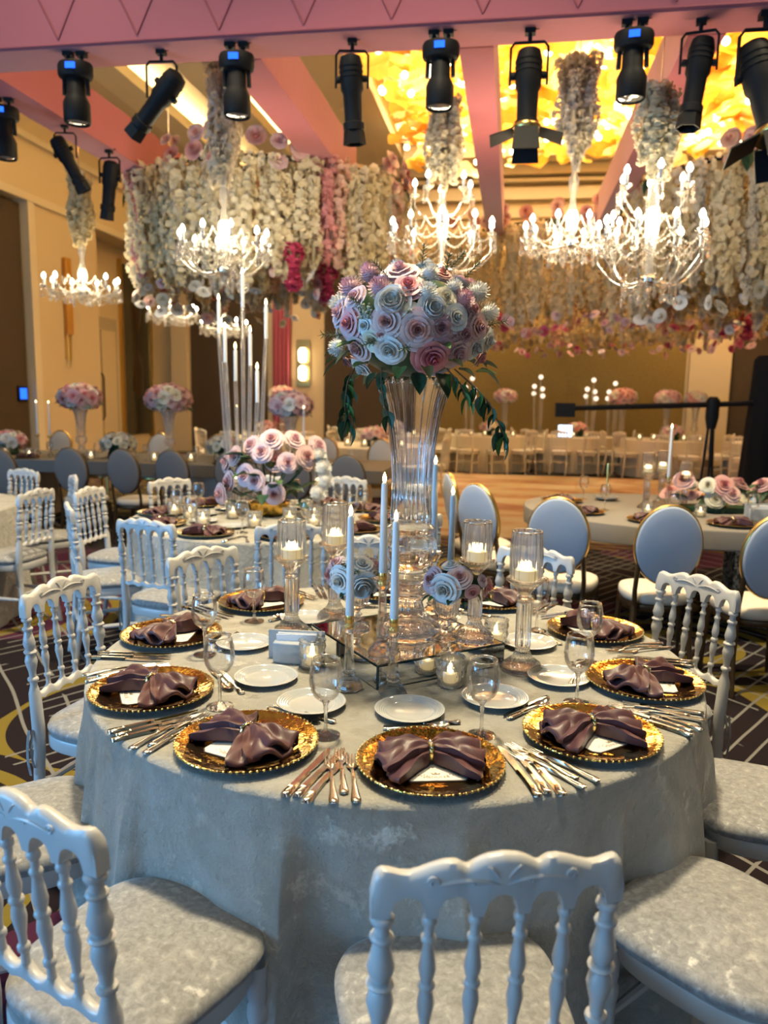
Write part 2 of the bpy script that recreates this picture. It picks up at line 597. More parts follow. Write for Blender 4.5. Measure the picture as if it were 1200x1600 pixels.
def ob(name, me, parent=None, loc=(0, 0, 0), rot=(0, 0, 0), sc=1.0):
    o = bpy.data.objects.new(name, me)
    COL.objects.link(o)
    o.location = loc
    o.rotation_euler = rot
    o.scale = (sc, sc, sc) if np.isscalar(sc) else sc
    if parent is not None:
        o.parent = parent
        CH.setdefault(parent.name, []).append(o)
    return o


def tag(o, label=None, cat=None, group=None, kind=None):
    if label:
        o['label'] = label
    if cat:
        o['category'] = cat
    if group:
        o['group'] = group
    if kind:
        o['kind'] = kind
    return o


def thing(name, label, cat, loc=(0, 0, 0), rz=0.0, group=None):
    o = ob(name, None, None, loc, (0, 0, rz))
    o.empty_display_size = 0.05
    return tag(o, label, cat, group)


def struct(name, mb, m, label=None, smooth=False):
    o = ob(name, mb.mesh(name, m, smooth))
    o['kind'] = 'structure'
    if label:
        o['label'] = label
    return o


def copy_tree(o, parent=None):
    c = o.copy()
    COL.objects.link(c)
    c.parent = parent
    if parent is not None:
        CH.setdefault(parent.name, []).append(c)
    for ch in CH.get(o.name, []):
        copy_tree(ch, c)
    return c


USED = set()


def dup(proto, label, loc, rz=0.0, group=None, cat=None, sc=None):
    """a copy of a thing with all its parts; the first call moves the first-built one itself."""
    if proto.name not in USED:
        USED.add(proto.name)
        o = proto
    else:
        o = copy_tree(proto)
    o.location = loc
    o.rotation_euler = (0, 0, rz)
    if sc is not None:
        o.scale = (sc, sc, sc) if np.isscalar(sc) else sc
    tag(o, label, cat, group)
    return o


def look(d):
    return Vector(d).to_track_quat('Z', 'Y').to_euler()


ORD = ['first', 'second', 'third', 'fourth', 'fifth', 'sixth', 'seventh', 'eighth', 'ninth', 'tenth', 'eleventh', 'twelfth']
# ------------------------------------------------------------------ the room
XL, XR, YF, YB, ZC = -9.0, 9.5, 20.0, -5.0, 7.4
struct('floor', MB().box(-11, XR + 1, YB - 0.2, YF + 0.3, -0.1, 0.0), 'carpet', 'dark patterned carpet with yellow arcs and pale lines')
df = struct('floor_dance_area', MB().box(-1.55, 6.2, 8.6, 16.0, 0.0, 0.012), 'dance_floor', 'pale dance floor with rosy swirls before the far tables')
struct('ceiling', MB().box(-11, XR + 1, YB - 0.2, YF + 0.3, ZC, ZC + 0.1), 'ceiling_paint')
# far wall
wf = struct('wall_far', MB().box(-11, XR + 1, YF, YF + 0.2, 0, ZC), 'wall_cream')


def wall_part(name, mb, m, parent, label=None):
    o = ob(name, mb.mesh(name, m, False), parent)
    if label:
        o['label'] = label
    return o


wall_part('mustard_panel', MB().box(-1.9, 4.15, YF - 0.03, YF, 0, 5.2), 'wall_mustard', wf, 'mustard fabric panel')
wall_part('brown_panel', MB().box(-8.6, -6.45, YF - 0.03, YF, 0, 5.2), 'wall_brown', wf, 'dark brown fabric panel')
wall_part('brown_panel', MB().box(5.2, 9.4, YF - 0.03, YF, 0, 5.2), 'wall_brown', wf, 'dark brown fabric panel')
wall_part('brown_panel', MB().box(-4.9, -2.5, YF - 0.03, YF, 0, 5.2), 'wall_brown', wf, 'dark brown fabric panel')
wall_part('pilaster', MB().box(4.2, 5.15, YF - 0.18, YF, 0, 5.6), 'wall_cream', wf)
wall_part('pilaster', MB().box(-9.1, -8.65, YF - 0.18, YF, 0, 5.6), 'wall_cream', wf)
wall_part('pilaster', MB().box(-2.45, -1.95, YF - 0.18, YF, 0, 5.6), 'wall_cream', wf)
for i, (z0, z1, d) in enumerate(((5.95, 6.15, 0.10), (6.35, 6.62, 0.22), (6.72, 6.80, 0.34), (6.86, 7.12, 0.50), (7.18, 7.4, 0.75))):
    t = struct('trim_%d' % (i + 1), MB().box(-11, XR + 1, YF - d, YF - 0.001, z0, z1), 'ceiling_trim')
# left wall: a tall upper band over openings, one pilaster standing forward
wl = struct('wall_left', MB().box(XL - 1.2, XL - 0.7, -0.65, YF, 0, ZC).box(XL - 1.2, XL - 0.7, YB, -4.55, 0, ZC).box(XL - 1.2, XL - 0.7, -4.55, -0.65, 3.4, ZC).box(XL - 1.2, XL - 0.7, -4.55, -0.65, 0, 0.12), 'wall_cream')
wall_part('upper_band', MB().box(XL - 0.75, XL, YB, YF - 0.01, 5.06, ZC - 0.01), 'wall_cream', wl)
wall_part('pilaster', MB().box(XL - 0.75, XL, 13.75, 16.0, 0, 5.06), 'wall_cream', wl)
wall_part('pilaster_edge', MB().box(XL - 0.75, XL + 0.05, 13.55, 13.75, 0, 5.06), 'ceiling_trim', wl)
wall_part('brown_panel', MB().box(XL - 0.72, XL - 0.10, -0.6, 13.5, 0, 4.95), 'wall_brown', wl)
wall_part('band_moulding', MB().box(XL, XL + 0.06, YB, YF - 0.01, 5.02, 5.16), 'ceiling_trim', wl)
wall_part('band_moulding', MB().box(XL, XL + 0.08, YB, YF - 0.01, 6.1, 6.22), 'ceiling_trim', wl)
wall_part('crown_moulding', MB().box(XL, XL + 0.3, YB, YF - 0.02, 6.85, 7.39), 'ceiling_trim', wl)
dr = struct('door_1', MB().box(XL - 0.72, XL - 0.6, 16.2, 17.9, 0, 3.3), 'wall_door', 'tall cream double door in the recess')
wall_part('door_panel', MB().box(XL - 0.6, XL - 0.57, 16.35, 17.0, 0.3, 3.0), 'wall_cream', dr)
wall_part('door_panel', MB().box(XL - 0.6, XL - 0.57, 17.1, 17.75, 0.3, 3.0), 'wall_cream', dr)
wall_part('door_pull', MB().tube([(XL - 0.55, 17.02, 0.9), (XL - 0.5, 17.02, 1.0), (XL - 0.5, 17.02, 1.9), (XL - 0.55, 17.02, 2.0)], 0.02, 8), 'bronze_dark', dr)
# tall smoked mirror with gilt edge in the recess
t = thing('wall_mirror', 'tall smoked mirror with gilt edge in the left wall recess', 'mirror', (XL - 0.7, 19.0, 0.5), 0)
ob('mirror_glass', MB().box(0, 0.06, -0.75, 0.7, 0, 4.2).mesh('mirror_glass', 'smoke_mirror', False), t)
for y in (-0.82, 0.7):
    ob('gilt_edge', MB().box(0, 0.1, y, y + 0.08, -0.1, 4.3).mesh('gilt_edge', 'gold_gilt', False), t)
ob('vase_motif', MB().lathe([(0.05, 0.9), (0.28, 1.1), (0.3, 1.7), (0.1, 2.2), (0.12, 2.6), (0.3, 3.2), (0.12, 3.6)], 20).map(lambda v: v * np.array([0.15, 1, 1]) + np.array([0.05, 0, 0])).mesh('vase_motif', 'bronze_dark'), t)
# wall sconces
t = thing('wall_sconce', 'long gilt wall sconce with glass rods on the cream pilaster', 'sconce', (XL, 14.75, 2.2), 0)
ob('back_plate', MB().box(0, 0.03, -0.1, 0.1, 0.0, 2.0).mesh('back_plate', 'gold_gilt', False), t)
for k in range(4):
    ob('glass_rod', MB().tube([(0.07, -0.09 + 0.06 * k, 0.5), (0.07, -0.09 + 0.06 * k, 2.0)], 0.026, 6).mesh('glass_rod', 'amber_deep'), t)
ob('lower_loop', MB().tube([(0.05, -0.08, 0.5), (0.05, -0.08, -0.15), (0.05, 0.08, -0.15), (0.05, 0.08, 0.5)], 0.012, 6).mesh('lower_loop', 'gold_gilt'), t)
t = thing('wall_sconce', 'lit wall sconce beside the pink drape on the far wall', 'sconce', (-5.46, YF, 1.9), 0)
ob('back_plate', MB().box(-0.18, 0.18, -0.04, 0, -0.1, 1.1).mesh('back_plate', 'gold_gilt', False), t)
for k in range(2):
    ob('glow_shade', MB().lathe([(0.05, 0), (0.11, 0.05), (0.12, 0.3), (0.06, 0.38)], 12, cy=-0.13).mesh('glow_shade', 'sconce_glow'), t, (0, 0, 0.05 + 0.46 * k))
bm = MB()
xs = np.linspace(-6.28, -5.78, 40)
yy = YF - 0.12 + 0.04 * np.sin(np.linspace(0, 9 * pi, 40))
bm.grid(np.stack([np.stack([xs, yy, np.full(40, z)], 1) for z in (0.0, 2.0, 5.4)], 0))
bm.grid(np.stack([np.stack([xs, yy + 0.03, np.full(40, z)], 1) for z in (5.4, 2.0, 0.0)], 0))
tag(ob('wall_drape', bm.mesh('wall_drape', 'drape_pink')), 'narrow dusky pink drape hanging on the far wall', 'drape')
t = thing('wall_control', 'small blue-lit control screen on the brown left wall panel', 'control', (XL - 0.08, 13.3, 1.5))
ob('case', MB().box(-0.02, 0.02, -0.14, 0.14, -0.14, 0.14).mesh('case', 'black_metal', False), t)
ob('screen', MB().box(0.02, 0.025, -0.1, 0.1, -0.1, 0.1).mesh('screen', 'blue_display', False), t)
# right wall and the wall behind the camera with two tall daylight windows
struct('wall_right', MB().box(XR, XR + 0.2, YB, YF, 0, ZC), 'wall_cream')
WIN = ((-8.3, -4.9), (-3.8, -0.7), (0.85, 3.95))
wb = MB()
edges = [-11] + [v for w in WIN for v in w] + [XR + 1]
for a, b_ in ((0, 1), (2, 3), (4, 5), (6, 7)):
    wb.box(edges[a], edges[b_], YB - 0.2, YB, 0, ZC)
for a, b_ in WIN:
    wb.box(a, b_, YB - 0.2, YB, 3.4, ZC)
    wb.box(a, b_, YB - 0.2, YB, 0, 0.12)
struct('wall_back', wb, 'wall_brown')
for i, (a, b_) in enumerate(WIN):
    w = struct('window_%d' % (i + 1), MB().box(a, b_, YB - 0.12, YB - 0.11, 0.12, 3.4), 'thin_glass', 'tall side window added to light the cloth folds')
    n = 4 if i == 0 else 3
    for k in range(n + 1):
        x = a + (b_ - a) * k / n
        wall_part('window_frame', MB().box(x - 0.03, x + 0.03, YB - 0.16, YB - 0.06, 0.12, 3.4), 'bronze_dark', w)

w = struct('window_4', MB().box(XL - 0.80, XL - 0.79, -4.55, -0.65, 0.12, 3.4), 'thin_glass', 'tall side window added to light the cloth folds')  # unseen window, put in to carry the added side light
for k in range(5):
    y = -4.55 + 3.9 * k / 4
    wall_part('window_frame', MB().box(XL - 0.84, XL - 0.74, y - 0.03, y + 0.03, 0.12, 3.4), 'bronze_dark', w)

# ceiling coves on the left, running towards the far wall
for i, (x0, x1) in enumerate(((-7.35, -6.75), (-5.75, -5.15))):
    t = struct('trim_%d' % (6 + i), MB().box(x0, x1, 2, YF - 0.8, 6.9, 6.98).box(x0, x0 + 0.08, 2, YF - 0.8, 6.98, 7.1).box(x1 - 0.08, x1, 2, YF - 0.8, 6.98, 7.1), 'ceiling_trim', 'cream cove moulding with hidden light')
    wall_part('light_strip', MB().box(x0 + 0.1, x1 - 0.1, 2.2, YF - 1, 6.985, 7.0), 'cove_strip', t)
struct('trim_8', MB().box(-8.3, -7.6, 2, YF - 0.8, 7.15, ZC - 0.005), 'ceiling_paint')
struct('trim_9', MB().box(-4.4, -2.75, 2, YF - 0.8, 7.05, ZC - 0.005), 'ceiling_paint')
struct('trim_10', MB().box(-2.72, 8.5, 18.6, 19.1, 7.0, ZC - 0.005), 'ceiling_trim')

# ------------------------------------------------------------------ fabric-wrapped trusses


def truss(name, label, x0, x1, y0, y1, z0, z1, brace):
    t = thing(name, label, 'truss', ((x0 + x1) / 2, (y0 + y1) / 2, z0))
    ax = (x0 + x1) / 2
    ay = (y0 + y1) / 2
    hx, hy, h = (x1 - x0) / 2, (y1 - y0) / 2, z1 - z0
    o = [(-hx, -hy), (hx, -hy), (hx, hy), (-hx, hy)]
    ob('fabric_cover', MB().slab(o, 0, h, 0.015).mesh('fabric_cover', 'truss_fabric', True, 30), t)
    if brace:
        # the lattice shows as ridges pushed against the cloth
        step = 0.62
        n = int(2 * hx / step)
        me = MB().tube([(0, 0, 0.06), (step / 2, 0, h - 0.04)], 0.007, 6).mesh('lattice_ridge', 'truss_seam')
        me2 = MB().tube([(step / 2, 0, h - 0.04), (step, 0, 0.06)], 0.007, 6).mesh('lattice_ridge', 'truss_seam')
        for k in range(n):
            for m_ in (me, me2):
                ob('lattice_ridge', m_, t, (-hx + k * step, -hy - 0.002, 0))
        ob('seam', MB().tube([(-hx, -hy, 0.02), (hx, -hy, 0.02)], 0.012, 8).mesh('seam', 'truss_seam'), t)
    return t


truss('front_truss', 'wide rose fabric-wrapped truss across the top carrying stage lights', -6.5, 5.5, 5.62, 5.97, 4.05, 4.75, True)
for i, (x, lab) in enumerate(((-4.36, 'beside the cream left wall'), (-2.13, 'above the nearest round flower canopy'), (-0.36, 'left of the middle gold ceiling bay'),
                              (1.22, 'right of the middle gold ceiling bay'), (2.85, 'at the right edge of the picture'))):
    w = 0.16 if i in (0, 1) else 0.125
    truss('side_truss', 'rose fabric-wrapped truss running back ' + lab, x - w, x + w, 5.99, (9.6, 9.6, 12.5, 12.5, 8.6)[i], 4.05, 4.5, False)

# ------------------------------------------------------------------ stage lights


def yoke_mesh(w, h):
    return MB().tube([(-w, 0, -h), (-w, 0, -0.03), (-w * 0.8, 0, 0), (w * 0.8, 0, 0), (w, 0, -0.03), (w, 0, -h)], 0.010, 6).mesh('yoke', 'black_metal')


def clamp_mesh():
    return MB().tube([(0, 0, 0), (0, 0, 0.08)], 0.014, 8).box(-0.035, 0.035, -0.03, 0.03, 0.05, 0.12).tube([(0.03, 0, 0.08), (0.08, 0, 0.09)], 0.007, 6).mesh('clamp', 'black_metal')


CL = clamp_mesh()


def led_fresnel(label, x, y, z, rz=0.0, sc=1.0):
    """hung round-bodied spot with twin clamps and a lit blue menu display; z = hanging point."""
    t = thing('stage_light', label, 'stage light', (x, y, z), rz, 'stage lights on the trusses')
    t.scale = (sc,) * 3
    for s in (-1, 1):
        ob('clamp', CL, t, (0.05 * s, 0, -0.08))
    b = MB().slab([(0.13 * cos(a), 0.10 * sin(a)) for a in np.linspace(0, 2 * pi, 24, endpoint=False)], -0.19, -0.07, 0.03)
    ob('base_box', b.mesh('base_box', 'black_metal'), t)
    ob('display', MB().box(-0.035, 0.035, -0.108, -0.09, -0.145, -0.105).mesh('display', 'blue_display', False), t)
    ob('arm', MB().tube([(-0.085, 0, -0.17), (-0.09, 0, -0.3)], 0.016, 8).tube([(0.085, 0, -0.17), (0.09, 0, -0.3)], 0.016, 8).mesh('arm', 'black_metal'), t)
    h = ob('head', MB().lathe([(0.05, -0.17), (0.068, -0.2), (0.07, -0.3), (0.085, -0.33), (0.098, -0.36), (0.098, -0.49), (0.09, -0.5), (0.09, -0.475)], 28).mesh('head', 'black_metal'), t)
    ob('lens', MB().lathe([(0.088, -0.485), (0.06, -0.495), (0.001, -0.5)], 24).mesh('lens', 'lens_glass'), h)
    return t


def profile_spot(label, x, y, z, tilt, rz, sc=1.0, doors=False):
    t = thing('stage_light', label, 'stage light', (x, y, z), rz, 'stage lights on the trusses')
    t.scale = (sc,) * 3
    ob('clamp', CL, t, (0, 0, -0.08))
    ob('yoke', yoke_mesh(0.12, 0.26), t, (0, 0, -0.08))
    b = ob('body', MB().lathe([(0.03, 0.22), (0.075, 0.2), (0.085, 0.16), (0.085, -0.02), (0.07, -0.05), (0.066, -0.24), (0.08, -0.25), (0.08, -0.30), (0.066, -0.31)][::-1], 24).mesh('body', 'black_metal'), t, (0, 0, -0.33), tilt)
    for s in (-1, 1):
        ob('knob', MB().lathe([(0.022, 0), (0.026, 0.01), (0.022, 0.03)], 10).mesh('knob', 'black_metal'), b, (0.085 * s, 0, 0.05), (0, s * pi / 2, 0))
    for k in range(3):
        ob('cooling_fin', MB().lathe([(0.09, 0), (0.09, 0.012)], 20).mesh('cooling_fin', 'black_metal'), b, (0, 0, 0.06 + 0.035 * k))
    ob('lens', MB().lathe([(0.001, 0), (0.06, 0.004), (0.062, 0.008)], 20).mesh('lens', 'lens_glass'), b, (0, 0, -0.313))
    if doors:
        for k in range(4):
            a = k * pi / 2
            ob('barn_door', MB().slab([(-0.075, 0), (0.075, 0), (0.09, 0.16), (-0.09, 0.16)], -0.004, 0.004).mesh('barn_door', 'black_metal', False), b,
               (-0.085 * sin(a), 0.085 * cos(a), -0.31), (-1.35 if k in (0, 2) else -0.35, 0, a))
        ob('lens_ring', MB().lathe([(0.09, -0.02), (0.097, -0.01), (0.097, 0.01), (0.09, 0.02)], 28).mesh('lens_ring', 'gold_gilt'), b, (0, 0, -0.29))
    else:
        ob('snoot', MB().lathe([(0.07, 0), (0.08, -0.01), (0.088, -0.1), (0.08, -0.1), (0.07, -0.01)], 6).mesh('snoot', 'black_metal', False), b, (0, 0, -0.30))
    return t


ZT = 4.05
led_fresnel('black hanging spot with blue display, leftmost of four on the front truss', -3.32, 5.70, ZT, 0.15)
led_fresnel('black hanging spot with blue display above the flower-stemmed chandelier', -2.06, 5.70, ZT, 0.1)
led_fresnel('black hanging spot with blue display before the gold ceiling edge', -0.585, 5.70, ZT, 0.0)
led_fresnel('black hanging spot with blue display, rightmost of four on the front truss', 0.70, 5.70, ZT, -0.1)
profile_spot('black profile spot tilted steeply towards the left on the front truss', -2.66, 5.75, ZT, (0.3, 0.85, 0), 0.1, 0.95)
profile_spot('upright black profile spot with open snoot beside the gold ceiling edge', -1.22, 5.75, ZT, (0.12, -0.06, 0), 0.15, 0.95)
profile_spot('large black spot with barn doors and gilt lens ring', 0.02, 5.75, ZT, (-0.1, 0, 0), 0.0, 1.05, True)
profile_spot('black profile spot right of the fourth blue display spot', 1.13, 5.75, ZT, (-0.1, 0.1, 0), -0.2, 0.95)
profile_spot('bulky black spot cut by the right picture edge', 1.52, 5.70, ZT, (-0.3, -0.2, 0), 0.0, 1.3, True)
led_fresnel('black spot half cut by the left picture edge', -4.45, 6.45, ZT, 0.3)
profile_spot('small black spot tilted outward on the left side truss', -4.30, 7.15, 4.05, (0.2, -0.45, 0), 0.2, 0.85)
profile_spot('small black spot hanging straight below the left side truss', -4.26, 7.9, 4.05, (0.2, 0.25, 0), 0.0, 0.95)
# ------------------------------------------------------------------ flowers and leaves (unit size, facing +Z)


def petal_ring(mb, n, R, H, z0, width, curl, phase, nu=6, nv=6, jag=0.0):
    for k in range(n):
        a0 = phase + 2 * pi * k / n + random.uniform(-0.12, 0.12)
        Rk = R * random.uniform(0.94, 1.06)
        u = np.linspace(-1, 1, nu)[:, None]
        v = np.linspace(0, 1, nv)[None, :]
        w = width * (0.35 + 0.65 * np.sin(np.clip(v, 0, 1) * pi * 0.62)) * (pi / n) * 1.5
        r = Rk * np.sin(v * pi / 2) ** 0.85 + curl * R * np.clip(v - 0.72, 0, 1) ** 1.3 * 2.2 * (1 - 0.25 * u * u)
        tilt = random.uniform(-0.05, 0.05)
        z = z0 + tilt * v + H * v * (1 - 0.30 * np.abs(u) ** 1.6 * v) - curl * H * np.clip(v - 0.72, 0, 1) ** 1.5 * 2.6 + jag * np.sin(7 * u + a0) * v
        ang = a0 + u * w
        mb.grid(np.stack([r * np.cos(ang), r * np.sin(ang), z + 0 * u], 2))


def rose_mesh(name, m, seed, rings=7, openness=1.0):
    random.seed(seed)
    b = MB()
    spec = [(3, 0.12, 0.66, 0.03, 1.6, 0.05), (4, 0.23, 0.66, 0.0, 1.45, 0.2), (4, 0.37, 0.60, -0.03, 1.35, 0.4), (5, 0.55, 0.54, -0.08, 1.25, 0.55), (6, 0.76, 0.44, -0.14, 1.15, 0.7), (7, 0.95 * openness, 0.26, -0.2, 1.1, 0.6)]
    for i, (n, R, H, z0, w, c) in enumerate(spec[:rings]):
        petal_ring(b, n, R, H, z0, w, c, i * 0.7 + random.random(), jag=0.012)
    b.lathe([(0.02, -0.4), (0.25, -0.25), (0.4, -0.1)], 8)
    return b.mesh(name, m, True, 180)


def peony_mesh(name, m, seed):
    random.seed(seed)
    b = MB()
    for i, (n, R, H, z0, w, c) in enumerate(((4, 0.2, 0.7, 0, 1.5, 0.0), (5, 0.42, 0.72, -0.05, 1.4, -0.15), (6, 0.62, 0.7, -0.12, 1.3, -0.2), (6, 0.8, 0.62, -0.2, 1.3, -0.1), (7, 0.98, 0.42, -0.25, 1.2, 0.3))):
        petal_ring(b, n, R, H, z0, w, c, i * 0.9, jag=0.03)
    b.lathe([(0.02, -0.45), (0.3, -0.3), (0.5, -0.15)], 8)
    return b.mesh(name, m, True, 180)


def pompom_mesh(name, m, seed, n=120, ln=0.42):
    random.seed(seed)
    b = MB()
    for k in range(n):
        zz = 1 - 1.45 * (k + 0.5) / n
        ph = k * 2.39996
        rr = sqrt(max(0, 1 - zz * zz))
        d = np.array([rr * cos(ph), rr * sin(ph), zz])
        t = np.array([-sin(ph), cos(ph), 0])
        s = np.cross(d, t)
        L = 0.92 * random.uniform(0.9, 1.08)
        w = 0.085
        c0 = d * (L - ln)
        c1 = d * (L - ln * 0.35)
        c2 = d * L + s * 0.04
        b.add([c0, c1 - t * w + d * 0.02, c1 + t * w + d * 0.02, c2 - t * w * 0.6, c2 + t * w * 0.6, c1 - s * 0.03], [(0, 1, 5), (0, 5, 2), (1, 3, 4, 5), (5, 4, 2)])
    b.ball((0, 0, 0), 0.62, 12, 8)
    return b.mesh(name, m, True, 180)


def filler_mesh(name, m, seed):
    random.seed(seed)
    b = MB()
    for k in range(46):
        d = np.array([random.gauss(0, 1), random.gauss(0, 1), random.gauss(0.4, 0.9)])
        d /= np.linalg.norm(d)
        b.ball(d * random.uniform(0.55, 0.95), random.uniform(0.08, 0.17), 6, 4)
        b.tube([(0, 0, 0), d * 0.7], 0.025, 4)
    return b.mesh(name, m)


def leaf_mesh(name, m, bend=0.25, width=0.3, fold=0.12):
    u = np.linspace(0, 1, 9)
    w = width * np.sin(np.clip(u, 0, 1) ** 0.8 * pi) ** 0.9
    P = np.zeros((9, 5, 3))
    for j, s in enumerate((-1, -0.5, 0, 0.5, 1)):
        P[:, j, 0] = s * w
        P[:, j, 1] = u
        P[:, j, 2] = -bend * u * u + fold * abs(s) * w / width
    b = MB().grid(P)
    b.grid(P[:, ::-1] - np.array([0, 0, 0.012]))
    return b.mesh(name, m, True, 180)


FL = {}
for i, c in enumerate(('white', 'cream', 'blush', 'pink', 'deep', 'coral', 'lav', 'mauve', 'rosepink')):
    FL['rose', c] = rose_mesh('rose', 'petal_' + c, 20 + i)
FL['peony', 'white'] = peony_mesh('peony', 'petal_white', 3)
FL['pom', 'white'] = pompom_mesh('pompom_flower', 'petal_white', 5)
FL['pom', 'mauvepom'] = pompom_mesh('pompom_flower', 'petal_mauvepom', 6)
FL['filler', 'green'] = filler_mesh('filler_bloom', 'petal_green', 7)
FNAME = {'rose': 'rose', 'peony': 'peony', 'pom': 'pompom_flower', 'filler': 'filler_bloom'}
# cheap roses for things far away
FLo = {}
for i, c in enumerate(('white', 'cream', 'blush', 'pink', 'coral', 'mauve', 'rosepink', 'fuchsia')):
    random.seed(50 + i)
    b = MB()
    for n_, R, H, z0, w, cu in ((3, 0.3, 0.6, 0, 1.4, 0.3), (5, 0.62, 0.5, -0.08, 1.25, 0.5), (6, 0.95, 0.36, -0.16, 1.2, 0.5)):
        petal_ring(b, n_, R, H, z0, w, cu, R * 5, 4, 4)
    b.lathe([(0.02, -0.3), (0.4, -0.15)], 6)
    FLo[c] = b.mesh('rose', 'petal_' + c, True, 180)
LEAF = {k: leaf_mesh('leaf', m, bd, w) for k, (m, bd, w) in {'dark': ('leaf_dark', 0.25, 0.3), 'light': ('leaf_light', 0.2, 0.27), 'olive': ('leaf_olive', 0.3, 0.2)}.items()}
SPRIG = MB()
random.seed(4)
for k in range(26):
    t_ = k / 26
    a = k * 2.4
    p0 = np.array([0, 0, t_])
    d = np.array([cos(a), sin(a), 0.8])
    SPRIG.tube([p0, p0 + d * 0.22], [0.02, 0.008], 4)
SPRIG.tube([(0, 0, 0), (0, 0, 1)], 0.018, 5)
SPRIG = SPRIG.mesh('sprig', 'leaf_olive')


def dome_bouquet(t, c, R, flowers, n_back, far=False, leaves=16, seed=1, low=-0.5):
    """flowers: (type, colour, nx, ny, nz, radius) on an ellipsoid; the hidden rest of the ball is filled by a spiral."""
    random.seed(seed)
    R = np.array(R)
    dirs = []
    for ty, co, nx, ny, nz, r in flowers:
        d = np.array([nx, ny, nz])
        dirs.append(d)
        nrm = d / R
        p = np.array(c) + d * R * 0.90
        me = FL[ty, co]
        o = ob(FNAME[ty], me, t, p, look(nrm), r)
        o.rotation_euler = (Vector(nrm).to_track_quat('Z', 'Y') @ Euler((0, 0, random.uniform(0, 6.28))).to_quaternion()).to_euler()
    pal = [('rose', 'white'), ('rose', 'blush'), ('rose', 'mauve'), ('pom', 'white'), ('rose', 'pink'), ('rose', 'cream'), ('rose', 'lav'), ('pom', 'mauvepom')]
    for k in range(n_back):
        zz = 1 - (1 - low) * (k + 0.5) / n_back
        a = k * 2.39996
        rr = sqrt(max(0, 1 - zz * zz))
        d = np.array([rr * cos(a), rr * sin(a), zz])
        if any(np.linalg.norm(d - q) < 0.3 for q in dirs):
            continue
        nrm = d / R
        r = float(R[0]) * random.uniform(0.13, 0.17)
        if far:
            me = FLo[random.choice(far)]
            nm = 'rose'
            r = float(R[0]) * random.uniform(0.22, 0.30)
        else:
            ty, co = random.choice(pal)
            me = FL[ty, co]
            nm = FNAME[ty]
        ob(nm, me, t, np.array(c) + d * R * 0.9, look(nrm), r)
    for k in range(leaves):
        a = 2 * pi * k / leaves + random.uniform(-0.2, 0.2)
        d = np.array([cos(a), sin(a), random.uniform(-0.75, -0.3)])
        p = np.array(c) + d * R * np.array([0.8, 0.8, 0.95])
        o = ob('leaf', LEAF[random.choice(['dark', 'dark', 'light', 'olive'])], t, p, (random.uniform(-0.5, 0.1), 0, a - pi / 2), float(R[0]) * random.uniform(0.22, 0.34))
    # the foam ball that the stems are pushed into
    ob('foam_ball', MB().ball(tuple(c), 1.0, 20, 12).map(lambda v: np.array(c) + (v - np.array(c)) * R * 0.74).mesh('foam_ball', 'leaf_dark'), t)


# ------------------------------------------------------------------ white turned-spindle banquet chair, facing +Y, origin on the floor


def lean(v):
    v = v.copy()
    k = np.clip((v[:, 2] - 0.46) / 0.46, 0, 2)
    v[:, 1] += -0.03 * k - 0.014 * (1 - (v[:, 0] / 0.18) ** 2) * np.clip(k, 0, 1)
    return v


def turned(z0, z1, r, n=14, lower=True):
    """profile of a spindle with beads and two bulbs."""
    pts = [(0.0, 0.78), (0.05, 0.70), (0.10, 0.66), (0.115, 1.0), (0.135, 1.08), (0.155, 1.0), (0.17, 0.66), (0.24, 0.72), (0.31, 1.0), (0.38, 1.22), (0.44, 1.05), (0.475, 0.78), (0.485, 1.12), (0.505, 1.28), (0.525, 1.12), (0.535, 0.78),
           (0.57, 1.05), (0.62, 1.22), (0.70, 0.98), (0.78, 0.72), (0.80, 1.0), (0.815, 1.08), (0.83, 1.0), (0.845, 0.68), (0.9, 0.66), (0.915, 1.0), (0.935, 1.08), (0.955, 1.0), (0.97, 0.68), (1.0, 0.8)]
    return [(r * q, z0 + (z1 - z0) * p) for p, q in pts]


def rail_mesh(name, m, top, bot, xs, th, rnd):
    P = []
    for x in xs:
        t_, b_ = top(x), bot(x)
        h = min(rnd, (t_ - b_) * 0.4)
        P.append([(x, -th / 2, b_), (x, -th / 2, t_ - h), (x, -th * 0.28, t_ - 0.15 * h), (x, 0, t_), (x, th * 0.28, t_ - 0.15 * h), (x, th / 2, t_ - h), (x, th / 2, b_)])
    P = np.array(P)
    b = MB().grid(P, close_v=True)
    n = 7
    b.F.append(tuple(range(n)))
    b.F.append(tuple(reversed([(len(xs) - 1) * n + i for i in range(n)])))
    return b.map(lean).mesh(name, m, True, 50)


SPX = (-0.099, -0.033, 0.033, 0.099)


